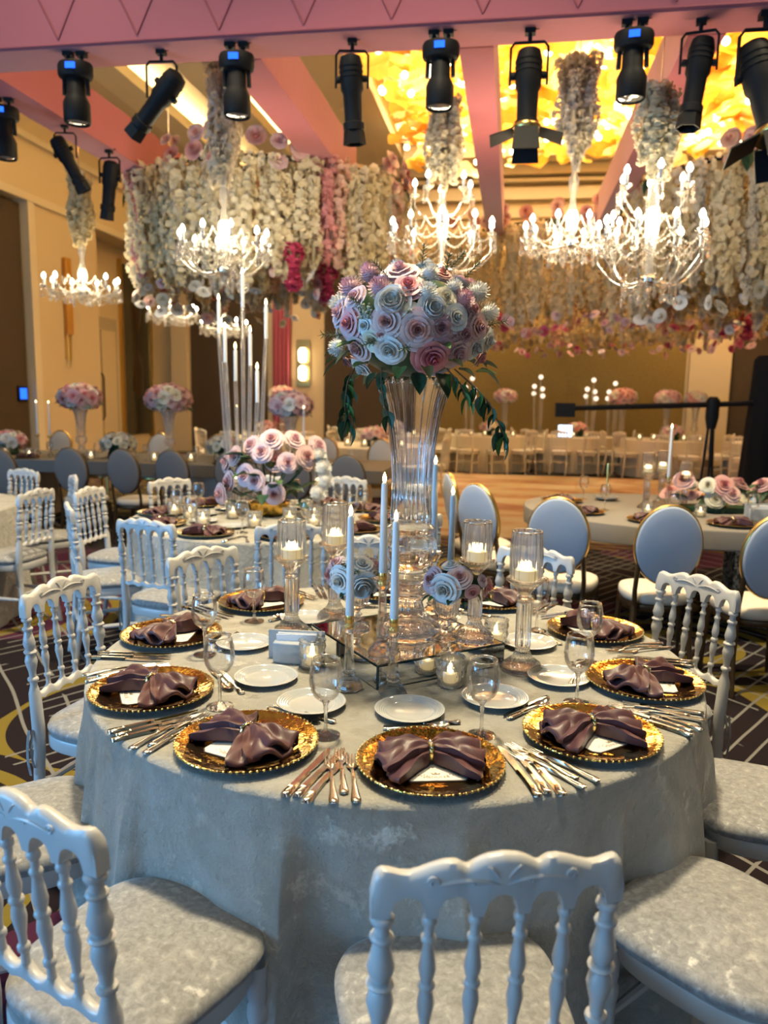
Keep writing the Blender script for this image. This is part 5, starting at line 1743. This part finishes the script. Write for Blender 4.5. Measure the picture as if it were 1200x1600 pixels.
ob('dish', MB().lathe([(0.09, 0.016), (0.1, 0.03), (0.09, 0.03), (0.02, 0.02)], 24).mesh('dish', 'porcelain'), t)

# ------------------------------------------------------------------ long grey tables at the back left with grey oval chairs
t = thing('long_table', 'long grey banquet table at the back left with deep edge', 'table', (-3.7, 8.85, 0))
ob('table_top', MB().slab([(-3.2, -0.7), (2.35, -0.7), (2.35, 0.7), (-3.2, 0.7)], 0.62, 0.76, 0.01).mesh('table_top', 'grey_linen'), t)
for x in (-2.4, 0, 1.7):
    ob('pedestal', MB().box(x - 0.35, x + 0.35, -0.3, 0.3, 0, 0.62).mesh('pedestal', 'seat_ivory', False), t)
for i, (x, y) in enumerate(((-4.95, 6.75), (-4.35, 7.05), (-3.80, 7.12), (-3.31, 7.15), (-2.75, 7.3), (-2.03, 7.1), (-1.52, 7.2))):
    dup(OVAL_GREY, ('grey oval-back chair cut by the left picture edge', 'grey oval-back chair, second of the row before the long table', 'grey oval-back chair, third of the row before the long table', 'grey oval-back chair left of the tube candelabra', 'grey oval-back chair behind the tube candelabra',
                    'grey oval-back chair behind the pale pink roses', 'grey oval-back chair right of the pale pink roses')[i], (x, y + 0.3, 0), random.uniform(-.1, .1), 'grey oval chairs before the long table')
for i in range(7):
    x = -6.4 + 0.78 * i
    dup(OVAL_CREAM, 'cream oval-back chair on the far side of the long table, %s from the left' % ORD[i], (x, 9.95, 0), pi + random.uniform(-.15, .15), 'cream chairs behind the long table')


def tall_bouquet(label, x, y, z, hv, R, pal, seed):
    v = thing('trumpet_vase', 'trumpet vase under the ' + label, 'vase', (x, y, z), 0, 'trumpet vases on the back tables')
    if 'v' not in TB:
        TB['b'] = MB().lathe([(0.09, 0), (0.09, 0.02), (0.045, 0.08), (0.04, 0.14), (0.07, 0.18), (0.07, 0.24), (0.05, 0.26)], 24).mesh('base', 'acrylic')
        TB['v'] = MB().shell([(0.05, 0.26), (0.055, 0.4), (0.07, 0.55), (0.105, 0.66), (0.095, 0.66), (0.05, 0.45), (0.001, 0.3)], 40, flute(12, 0.06)).mesh('trumpet', 'acrylic', True, 180)
    ob('base', TB['b'], v)
    ob('trumpet', TB['v'], v)
    v.scale = (1, 1, hv / 0.66)
    t = thing('flower_ball', label, 'bouquet', (x, y, z + hv - 0.02), 0, 'flower balls on the back tables')
    dome_bouquet(t, (0, 0, R * 0.5), (R, R, R * 0.62), [], 44, pal, 10, seed, -0.7)


TB = {}
P1 = ['pink', 'blush', 'coral', 'mauve', 'white']
P2 = ['blush', 'cream', 'rosepink', 'white', 'mauve']
tall_bouquet('ball of dark pink and blush roses before the cream pilaster', -5.42, 9.1, TZ, 0.60, 0.28, P1, 41)
tall_bouquet('ball of blush and coral roses beside the wall mirror', -4.20, 9.05, TZ, 0.60, 0.29, ['blush', 'coral', 'cream', 'mauve', 'blush'], 42)
tall_bouquet('ball of pink and white roses right of the tube candelabra', -2.62, 9.0, TZ, 0.56, 0.27, ['rosepink', 'white', 'rosepink', 'mauve', 'blush'], 43)


def low_posy(label, x, y, z, R, pal, seed, group):
    t = thing('low_posy', label, 'bouquet', (x, y, z), 0, group)
    ob('bowl', MB().lathe([(R * 0.5, 0), (R * 0.6, 0.03), (R * 0.5, 0.09)], 14).mesh('bowl', 'leaf_dark'), t)
    dome_bouquet(t, (0, 0, 0.09 + R * 0.35), (R, R, R * 0.6), [], 22, pal, 7, seed, -0.3)


low_posy('low posy of white and pink roses at the left end of the long table', -6.2, 8.75, TZ, 0.22, ['white', 'rosepink', 'cream', 'pink'], 51, 'posies on the long table')
low_posy('low posy of white and coral roses between the two left vases', -4.75, 8.8, TZ, 0.22, ['white', 'cream', 'coral', 'white'], 52, 'posies on the long table')
low_posy('low posy of white roses left of the tube candelabra', -3.4, 8.85, TZ, 0.22, ['white', 'white', 'cream', 'blush'], 53, 'posies on the long table')
for i in range(12):
    x = -6.5 + 0.40 * i
    dup(VOTIVE, 'lit votive on the long back table, %s from the left' % ORD[i], (x, 8.42 + 0.12 * (i % 2), TZ + 0.001), 0, 'votives on the long table', None, 1.3)
for i in range(8):
    x = -6.3 + 0.62 * i
    dup(CHARGER, 'charger on the long back table, %s from the left' % ORD[i], (x, 8.35, TZ + 0.001), 0, 'chargers on the long table')
    dup(NAPKINS[i % 3], 'mauve napkin on the long back table, %s from the left' % ORD[i], (x, 8.35, TZ + 0.01), random.uniform(-.4, .4), 'napkins on the long table')
    dup(GLASS, 'wine glass on the long back table, %s from the left' % ORD[i], (x + 0.2, 8.5, TZ + 0.001), 0, 'wine glasses on the long table')
for i, (x, y) in enumerate(((-5.9, 8.9), (-5.6, 8.7), (-3.15, 8.6), (-2.35, 8.6))):
    o = make_taper(0.25, 0.4)
    o.location = (x, y, TZ + 0.001)
    tag(o, 'white taper on the long back table, %s from the left' % ORD[i], None, 'tapers on the long table')

# ------------------------------------------------------------------ far round tables beyond the dance floor
FT = [(-4.6, 14.2, 'far left by the lit sconce'), (-2.6, 16.6, 'far left behind the big vase'), (-0.55, 17.3, 'left end of the far row'), (1.35, 17.8, 'second of the far row'), (3.25, 17.2, 'third of the far row'), (5.3, 16.8, 'right end of the far row'), (-2.3, 12.6, 'behind the long table')]
FCL = cloth_mesh('tablecloth', 0.92, TZ, 'banquet_cloth', 90, 8, 6, 0.4)
random.seed(23)
for i, (x, y, nm) in enumerate(FT):
    folding_table('round table under its cloth, ' + nm, x, y, 0.9, TZ)
    tag(ob('tablecloth', FCL, None, (x, y, 0), (0, 0, i)), 'cream cloth on the round table, ' + nm, 'tablecloth')
    for k in range(6):
        q = radians(-170 + 32 * k + random.uniform(-5, 5))
        dup(CHAIR_FAR, 'cream chair at the table ' + nm + ', %s from the left' % ORD[k], (x + 1.12 * cos(q), y + 1.12 * sin(q), 0), q + pi / 2, 'cream chairs at the far tables')
    low_posy('low posy on the round table, ' + nm, x + 0.1, y - 0.25, TZ, 0.24, [['coral', 'blush', 'cream'], ['white', 'rosepink', 'blush'], ['cream', 'white', 'coral']][i % 3], 60 + i, 'posies on the far tables')
    for k in range(5):
        dup(VOTIVE, 'lit votive on the round table %s, %s from the left' % (nm, ORD[k]), (x - 0.6 + 0.3 * k, y - 0.5 + 0.1 * (k % 2), TZ + 0.001), 0, 'votives on the far tables', None, 1.6)
FC = emis('globe_light', (1.0, 0.78, 0.55), 1.8)
GLOBE = MB().ball((0, 0, 0), 0.05, 10, 6).mesh('globe', 'globe_light')


def globe_candelabra(label, x, y, z, hs):
    t = thing('globe_candelabra', label, 'candelabra', (x, y, z), 0, 'globe candelabras on the far tables')
    ob('base', MB().lathe([(0.16, 0), (0.16, 0.02), (0.03, 0.04)], 20).mesh('base', 'acrylic'), t)
    for k, h in enumerate(hs):
        a = 2 * pi * k / len(hs)
        d = 0.0 if k == 0 else 0.17
        s = ob('glass_tube', MB().tube([(d * 0.7 * cos(a), d * 0.7 * sin(a), 0.02), (d * cos(a), d * sin(a), h)], 0.022, 7).mesh('glass_tube', 'acrylic'), t)
        ob('globe', GLOBE, s, (d * cos(a), d * sin(a), h + 0.04))


for i, (x, y, nm, sc_) in enumerate(((0.62, 17.9, 'left of the black boom', 1.05), (1.75, 17.6, 'above the left end of the black boom', 1.0), (2.25, 17.9, 'beside the peach flower ball', 0.95), (5.1, 17.0, 'before the cream far pilaster', 1.1), (5.7, 16.8, 'by the black stand at the right', 1.0), (-0.9, 17.6, 'behind the trailing leaves', 1.0))):
    globe_candelabra('clear candelabra with globe lights ' + nm, x, y, TZ, [1.2 * sc_, 0.95 * sc_, 0.85 * sc_, 1.0 * sc_, 0.8 * sc_])
tall_bouquet('small ball of blush roses left of the globe candelabra', -0.15, 17.3, TZ, 0.75, 0.26, P2, 44)
tall_bouquet('small ball of peach roses above the black boom', 2.35, 17.3, TZ, 0.75, 0.3, ['coral', 'blush', 'coral', 'blush', 'cream'], 45)
tall_bouquet('small ball of pale roses, first right of the peach ball', 3.25, 17.2, TZ, 0.75, 0.28, P2, 46)
tall_bouquet('small blush rose ball, second right of the peach ball', 3.85, 17.3, TZ, 0.75, 0.26, ['blush', 'coral', 'cream', 'white'], 47)
tall_bouquet('ball of peach roses behind the tube candelabra', -4.2, 13.9, TZ, 0.68, 0.27, ['coral', 'cream', 'coral', 'blush'], 48)
t = thing('tablet_screen', 'small bright tablet screen on a far table', 'screen', (1.15, 17.0, TZ))
ob('case', MB().box(-0.16, 0.16, 0, 0.02, 0.0, 0.28).mesh('case', 'black_metal', False), t)
ob('screen', MB().box(-0.145, 0.145, -0.004, 0, 0.015, 0.265).mesh('screen', 'screen_glow', False), t)

# black camera boom and draped stand at the right
t = thing('camera_boom', 'long black camera boom reaching in from the right', 'camera boom', (2.3, 9.5, 0))
ob('beam', MB().tube([(-1.68, -0.28, 1.46), (0.0, 0, 1.53), (0.62, 0.1, 1.565)], 0.032, 8).mesh('beam', 'black_metal'), t)
ob('camera_head', MB().box(-1.8, -1.58, -0.36, -0.2, 1.36, 1.52).mesh('camera_head', 'black_metal', False), t)
ob('pivot', MB().lathe([(0.05, 1.25), (0.075, 1.38), (0.075, 1.58), (0.04, 1.62)], 16).mesh('pivot', 'black_metal'), t)
for k in range(3):
    a = 2 * pi * k / 3 + 0.5
    ob('tripod_leg', MB().tube([(0.03 * cos(a), 0.03 * sin(a), 1.28), (0.11 * cos(a), 0.11 * sin(a), 0.0)], 0.016, 8).mesh('tripod_leg', 'black_metal'), t)
b = MB()
aa = np.linspace(0, 2 * pi, 48, endpoint=False)
rows = []
for z, r in ((2.1, 0.16), (2.05, 0.2), (1.6, 0.22), (1.0, 0.25), (0.4, 0.28), (0.01, 0.31)):
    rr = r * (1 + 0.06 * np.sin(9 * aa) * (2.1 - z) / 2)
    rows.append(np.stack([rr * np.cos(aa), rr * np.sin(aa), np.full(48, z)], 1))
b.grid(np.stack(rows[::-1], 0), False, True)
b.F.append(tuple(5 * 48 + i for i in range(48)))
tag(ob('draped_stand', b.mesh('draped_stand', 'black_cloth'), None, (2.96, 9.65, 0)), 'black cloth-draped stand at the right picture edge', 'stand')
# ------------------------------------------------------------------ hanging flower canopies


def strand_mesh(name, m, seed, n=190, R=0.07):
    rs = np.random.RandomState(seed)
    b = MB()
    V, F = [], []
    for k in range(n):
        z = -rs.uniform(0, 1)
        rad = R * (0.75 + 0.35 * sin(9 * z + seed)) * (1.0 if z > -0.85 else (1 + z) / 0.15 * 0.7 + 0.3)
        a = rs.uniform(0, 2 * pi)
        c = np.array([rad * cos(a), rad * sin(a), z])
        d = np.array([cos(a), sin(a), rs.uniform(-0.6, 0.4)])
        d /= np.linalg.norm(d)
        t1 = np.cross(d, [0, 0, 1.0])
        t1 /= np.linalg.norm(t1)
        t2 = np.cross(d, t1)
        s = rs.uniform(0.022, 0.038)
        o = len(V)
        V.append(c - d * s * 0.5)
        p0 = rs.uniform(0, 6)
        for q in range(5):
            g = p0 + q * 2 * pi / 5
            V.append(c + s * (cos(g) * t1 + sin(g) * t2) + d * s * rs.uniform(-0.2, 0.5))
        for q in range(5):
            F.append((o, o + 1 + q, o + 1 + (q + 1) % 5))
    b.add(V, F)
    b.tube([(0, 0, 0), (0, 0, -0.95)], 0.02, 5)
    return b.mesh(name, m, True, 180)


STR = {c: [strand_mesh('flower_strand', 'strand_' + c, 7 * i + j) for j in range(3 if c in ('white', 'cream') else 1)] for i, c in enumerate(('white', 'cream', 'grey', 'pink', 'peach', 'fuchsia'))}


def canopy(label, cx, cy, rx, ry, zt, zb, rings, seed, pinks, top_roses, fringe=0, fcols=(), fuchsia=()):
    random.seed(seed)
    t = thing('flower_canopy', label, 'flower canopy', (cx, cy, zt))
    aa = np.linspace(0, 2 * pi, 48, endpoint=False)
    for f, _ in rings:
        P = np.zeros((48, 6, 3))
        for j in range(6):
            q = 2 * pi * j / 6
            P[:, j, 0] = (rx * f + 0.03 * cos(q)) * np.cos(aa)
            P[:, j, 1] = (ry * f + 0.03 * cos(q)) * np.sin(aa)
            P[:, j, 2] = 0.03 * sin(q)
        ob('hoop', MB().grid(P, True, True).mesh('hoop', 'black_metal'), t)
    for k in range(4):
        a = k * pi / 4
        ob('cross_bar', MB().tube([(-rx * cos(a), -ry * sin(a), 0.03), (rx * cos(a), ry * sin(a), 0.03)], 0.02, 6).mesh('cross_bar', 'black_metal'), t)
    pool = ['white'] * 7 + ['cream'] * 5 + ['grey'] * 3 + pinks
    for ri, (f, n) in enumerate(rings):
        for k in range(n):
            a = 2 * pi * (k + random.uniform(-0.25, 0.25)) / n
            c = random.choice(pool)
            L = (zt - zb) * random.uniform(0.86, 1.05) * (1.0 if ri == 0 else 0.97)
            fr = f * random.uniform(0.97, 1.03)
            w = random.uniform(1.2, 1.7)
            ob('flower_strand', random.choice(STR[c]), t, (rx * fr * cos(a), ry * fr * sin(a), random.uniform(-0.05, 0.06)), (0, 0, random.uniform(0, 6.28)), (w, w, L))
    for k in range(top_roses):
        a = 2 * pi * k / top_roses + random.uniform(-0.05, 0.05)
        if sin(4 * a + seed) < -0.6:
            continue
        for j in range(3):
            fr = random.uniform(1.0, 1.09)
            ob('rose', FLo[random.choice(['coral', 'blush', 'rosepink', 'blush', 'coral'])], t, (rx * fr * cos(a), ry * fr * sin(a), random.uniform(-0.05, 0.26)), look((cos(a), sin(a), random.uniform(-.2, .6))), random.uniform(0.065, 0.10))
        if k % 5 == 0:
            ob('leaf', LEAF['dark'], t, (rx * 1.05 * cos(a), ry * 1.05 * sin(a), 0.0), (-0.9, 0, a - pi / 2), 0.25)
    for k in range(fringe):
        a = 2 * pi * k / fringe + random.uniform(-0.03, 0.03)
        fr = random.uniform(0.9, 1.05)
        ob('rose', FLo[random.choice(fcols)], t, (rx * fr * cos(a), ry * fr * sin(a), zb - zt + random.uniform(-0.18, 0.12)), look((random.uniform(-1, 1), random.uniform(-1, 1), random.uniform(-1, 0.3))), random.uniform(0.05, 0.085))
    for x, y, z0, L in fuchsia:
        ob('flower_strand', STR['fuchsia'][0], t, (x - cx, y - cy, z0 - zt), (0, 0, x), (1.3, 1.3, L))
    return t


canopy('round canopy of hanging white flower strands with pink roses, nearest on the left', -3.08, 9.75, 1.62, 1.62, 4.02, 2.78, ((1.0, 76), (0.72, 46), (0.42, 26)), 1, ['pink', 'peach'], 46, 60, ['white', 'cream', 'white', 'blush'], ((-2.35, 8.2, 3.15, 0.5), (-2.1, 8.7, 3.0, 0.4)))
canopy('round canopy of hanging white flower strands cut by the right edge', 3.02, 10.35, 1.6, 1.6, 4.12, 2.7, ((1.0, 76), (0.72, 46), (0.42, 26)), 2, ['peach'], 44, 60, ['white', 'cream', 'white'])
canopy('long far flower canopy with pink blossom fringe above the dance floor', 1.2, 15.6, 3.1, 3.45, 4.2, 2.75, ((1.0, 130), (0.76, 80), (0.5, 50)), 3, ['peach', 'cream'], 56, 210, ['pink', 'rosepink', 'fuchsia', 'rosepink', 'coral'], ((-0.5, 13.2, 3.1, 0.5), (3.2, 13.0, 3.1, 0.5), (3.65, 13.3, 3.0, 0.45)))
# ------------------------------------------------------------------ chandeliers
CUP = MB().lathe([(0.008, -0.03), (0.018, -0.022), (0.042, 0.0), (0.046, 0.008), (0.02, 0.006)], 14).mesh('drip_cup', 'chandelier_crystal')
SLEEVE = MB().lathe([(0.013, 0.0), (0.013, 0.075), (0.008, 0.08)], 10).mesh('candle_sleeve', 'candle_white')
BULB = MB().lathe([(0.006, 0.0), (0.019, 0.016), (0.022, 0.032), (0.015, 0.052), (0.002, 0.07)], 8).mesh('bulb', 'bulb', True, 180)
_b = MB()
for k in range(5):
    _b.ball((0, 0, -0.018 * k - 0.01), 0.008, 6, 4)
_b.lathe([(0.001, -0.15), (0.014, -0.125), (0.009, -0.105), (0.001, -0.095)], 6)
DROP = _b.mesh('crystal_drop', 'chandelier_crystal', False)


def flower_sleeve(t, z0, z1, r, col, seed):
    rs = np.random.RandomState(seed)
    for k in range(10):
        a = 2 * pi * k / 10
        rr = r * (0.35 + 0.5 * (k % 2))
        L = (z1 - z0) * rs.uniform(0.7, 1.0)
        ob('flower_strand', STR[col][0], t, (rr * cos(a), rr * sin(a), z1 - rs.uniform(0, 0.12)), (0, 0, a), (1.0, 1.0, L))


def chandelier(label, x, y, zc, R, n, hub_dz, up=None, sleeve=None, col='grey', power=26, seed=1, drops=2):
    """zc: height of the lower candle bulbs; hub_dz: how far the hub lies below; up: (radius, height above zc, count) of an upper tier."""
    t = thing('chandelier', label, 'chandelier', (x, y, zc), 0, 'crystal chandeliers')
    random.seed(seed)
    hz = -hub_dz
    top = (up[1] + 0.1) if up else 0.45
    ob('column', MB().lathe([(0.012, hz - 0.1), (0.035, hz - 0.06), (0.05, hz), (0.03, hz + 0.05), (0.022, hz + 0.12), (0.045, -0.02 + hz * 0.3), (0.055, 0.04), (0.03, 0.12), (0.022, 0.2), (0.04, 0.27), (0.045, 0.33), (0.018, 0.4), (0.03, top), (0.012, top + 0.06)], 16).mesh('column', 'chandelier_crystal'), t)
    ob('hub', MB().lathe([(0.02, hz - 0.05), (0.075, hz - 0.02), (0.08, hz + 0.01), (0.03, hz + 0.04)], 18).mesh('hub', 'silver'), t)

    def arm_at(a, r, z_end, z_hub):
        s = np.linspace(0, 1, 16)
        rad = 0.03 + (r - 0.03) * np.clip(s * 1.35, 0, 1) ** 0.9
        dip = z_hub + (z_end - 0.15 - z_hub) * s ** 2.6 - 0.06 * np.sin(pi * np.clip(s * 1.4, 0, 1)) * (1 - s * 0.4)
        arm = ob('arm', MB().tube(np.stack([rad * cos(a), rad * sin(a), dip], 1), 0.0075, 7).mesh('arm', 'chandelier_crystal'), t)
        px, py = r * cos(a), r * sin(a)
        ob('drip_cup', CUP, arm, (px, py, z_end - 0.14))
        ob('candle_sleeve', SLEEVE, arm, (px, py, z_end - 0.135))
        ob('bulb', BULB, arm, (px, py, z_end - 0.06))
        for k in range(drops):
            g = a + (k - 0.5) * 0.9
            ob('crystal_drop', DROP, arm, (px + 0.04 * cos(g), py + 0.04 * sin(g), z_end - 0.135))
    for k in range(n):
        arm_at(2 * pi * k / n + 0.2 * seed, R * random.uniform(0.97, 1.03), random.uniform(-0.015, 0.015), hz)
    if up:
        for k in range(up[2]):
            arm_at(2 * pi * k / up[2] + 0.5, up[0], up[1], up[1] - 0.3)
    for k in range(14):
        a = 2 * pi * k / 14
        r = 0.12 if k % 2 else 0.2
        ob('crystal_drop', DROP, t, (r * cos(a), r * sin(a), hz + 0.02 * (k % 3)), (0, 0, a), 1.3)
    ob('chain', MB().tube([(0, 0, top), (0, 0, ZC - zc)], 0.005, 5).mesh('chain', 'silver'), t)
    for k in range(n):
        a0, a1 = [2 * pi * j / n + 0.2 * seed for j in (k, k + 1)]
        b = MB()
        for q in np.linspace(0, 1, 12):
            p = (1 - q) * np.array([R * cos(a0), R * sin(a0)]) + q * np.array([R * cos(a1), R * sin(a1)])
            b.ball((p[0], p[1], -0.14 - 0.09 * sin(pi * q)), 0.009, 6, 4)
        b.tube([(((1 - q) * R * cos(a0) + q * R * cos(a1)), ((1 - q) * R * sin(a0) + q * R * sin(a1)), -0.14 - 0.09 * sin(pi * q)) for q in np.linspace(0, 1, 12)], 0.004, 4)
        for f_, z_ in ((1.0, 0.0), (0.55, 0.13), (0.8, -0.07)):
            ob('bead_swag', b.mesh('bead_swag', 'chandelier_crystal', False) if f_ == 1.0 else CH[t.name][-1].data, t, (0, 0, z_), (0, 0, 0), (f_, f_, 1))
    if sleeve:
        flower_sleeve(t, sleeve[0] - zc, sleeve[1] - zc, sleeve[2], col, seed)
    d = bpy.data.lights.new('chandelier_lamp', 'POINT')
    d.energy = power
    d.color = (1.0, 0.80, 0.48)
    d.shadow_soft_size = R * 0.6
    o = bpy.data.objects.new('chandelier_lamp', d)
    COL.objects.link(o)
    o.location = (0, 0, 0.0)
    o.parent = t
    return t


chandelier('crystal chandelier with long flower sleeve before the left canopy', -2.69, 7.06, 3.05, 0.40, 10, 0.36, None, (3.30, 4.60, 0.11), 'grey', 50, 1, 4)
chandelier('two-tier crystal chandelier above the flower ball', -0.70, 7.38, 3.17, 0.47, 10, 0.42, (0.27, 0.37, 5), (3.45, 4.22, 0.13), 'white', 55, 2)
chandelier('crystal chandelier with grey flower sleeve and glass column, between two others', 0.45, 7.16, 3.10, 0.40, 10, 0.20, None, (3.62, 4.45, 0.15), 'grey', 55, 3, 4)
chandelier('two-tier crystal chandelier with deep curved arms on the right', 0.98, 6.24, 2.90, 0.38, 9, 0.44, (0.25, 0.35, 6), (3.27, 3.88, 0.12), 'white', 40, 4)
chandelier('crystal chandelier before the cream left pilaster', -5.15, 8.82, 2.92, 0.42, 9, 0.16, None, (3.25, 4.15, 0.10), 'cream', 45, 5, 3)
chandelier('small crystal chandelier left below the near canopy', -5.6, 12.3, 2.98, 0.40, 9, 0.14, None, None, 'cream', 36, 6, 3)
chandelier('small crystal chandelier behind the tube candelabra, lowest of all', -5.27, 13.8, 2.90, 0.42, 9, 0.12, None, None, 'cream', 36, 7, 3)

# ------------------------------------------------------------------ gold glass ceiling sculpture
t = thing('ceiling_sculpture', 'glowing ceiling field of overlapping amber glass petals', 'ceiling light', (1.6, 14.0, 6.6))
random.seed(5)
PET = []
for j, m in enumerate(('amber_petal', 'amber_deep', 'amber_pale')):
    for s in range(2):
        a = np.linspace(0, 2 * pi, 18, endpoint=False)
        rs = np.random.RandomState(10 * j + s)
        f1, f2 = rs.uniform(0, 6, 2)
        rim = 1 + 0.14 * np.sin(3 * a + f1) + 0.08 * np.sin(5 * a + f2)
        P = np.stack([np.stack([k * rim * np.cos(a), k * rim * np.sin(a), 0.22 * k * k * (1 + 0.7 * np.sin(4 * a + f2))], 1) for k in (0.04, 0.4, 0.75, 1.0)], 0)
        b = MB().grid(P, False, True)
        PET.append(b.mesh('glass_petal', m, True, 180))
for k in range(285):
    x, y = random.uniform(-4.0, 4.4), random.uniform(-4.4, 3.9)
    if hypot(x / 4.5, y / 4.6) > 1.18:
        continue
    ob('glass_petal', random.choice([PET[0], PET[0], PET[1], PET[2], PET[3], PET[4]]), t, (x, y, random.uniform(-0.2, 0.45)), (random.uniform(-0.45, 0.45), random.uniform(-0.45, 0.45), random.uniform(0, 6.28)), random.uniform(0.17, 0.34))
CB_ME = MB().ball((0, 0, 0), 0.055, 8, 5).mesh('bulb', 'ceiling_bulb')
for mname in ('amber_petal', 'amber_deep', 'amber_pale'):
    b = MB()
    for k in range(260):
        x, y, z = random.uniform(-4.1, 4.4), random.uniform(-4.4, 3.9), random.uniform(-0.05, 0.6)
        R_ = Euler((random.uniform(-0.6, 0.6), random.uniform(-0.6, 0.6), random.uniform(0, 6.28))).to_matrix()
        s_ = random.uniform(0.14, 0.30)
        a = np.linspace(0, 2 * pi, 10, endpoint=False)
        rim = s_ * (1 + 0.18 * np.sin(3 * a + k))
        P = np.stack([np.stack([q * rim * np.cos(a), q * rim * np.sin(a), 0.25 * s_ * q * q * (1 + 0.7 * np.sin(4 * a))], 1) for q in (0.05, 0.6, 1.0)], 0)
        P = P @ np.array(R_).T + np.array([x, y, z])
        b.grid(P, False, True)
    tag(ob('petal_field', b.mesh('petal_field', mname, True, 180), t), None, None, None, 'stuff')
for k in range(190):
    ob('bulb', CB_ME, t, (random.uniform(-4.1, 4.3), random.uniform(-4.4, 3.9), random.uniform(-0.15, 0.35)))
d = bpy.data.lights.new('sculpture_lamp', 'AREA')
d.shape = 'RECTANGLE'
d.size, d.size_y, d.energy, d.color = 8.2, 8.0, 2300, (1.0, 0.82, 0.48)
o = bpy.data.objects.new('sculpture_lamp', d)
COL.objects.link(o)
o.location = (0, 0, 0.7)
o.parent = t

# ceiling downlights; photographer, far canopy and some back ones are added fill
DL = MB().lathe([(0.10, -0.02), (0.12, -0.01), (0.12, 0.0)], 20).mesh('trim_ring', 'ceiling_trim')
DLg = MB().lathe([(0.09, -0.008), (0.001, -0.008)], 20).mesh('lamp_face', 'sconce_glow')
for i, (x, y, nm, pw) in enumerate(((-0.6, 3.2, 'above the front table', 340), (-3.2, 4.0, 'above the left edge table', 100), (2.6, 4.6, 'above the oval table', 100), (-4.6, 12.0, 'between the ceiling coves', 120), (-3.4, 15.5, 'between cove and gold ceiling', 120), (-7.0, 15.0, 'above the left wall pilaster', 120), (-0.2, 0.3, 'added above the photographer as warm fill', 35), (1.0, 12.9, 'added to brighten the far canopy', 200), (3.6, 13.5, 'above the dance floor', 200), (-0.5, 18.2, 'above the far row', 120), (4.0, 18.2, 'above the far right table', 120), (-5.8, 18.2, 'before the pink drape', 110))):
    t = thing('downlight', 'recessed round ceiling downlight ' + nm, 'downlight', (x, y, 7.05 - 0.001 if -4.4 < x < -2.75 else ZC - 0.001))
    ob('trim_ring', DL, t)
    ob('lamp_face', DLg, t)
    d = bpy.data.lights.new('downlight_lamp', 'SPOT')
    d.energy = pw * 8
    d.color = (1.0, 0.82, 0.52)
    d.spot_size = radians(95)
    d.spot_blend = 0.8
    d.shadow_soft_size = 0.25
    o = bpy.data.objects.new('downlight_lamp', d)
    COL.objects.link(o)
    o.parent = t
    o.location = (0, 0, -0.06)
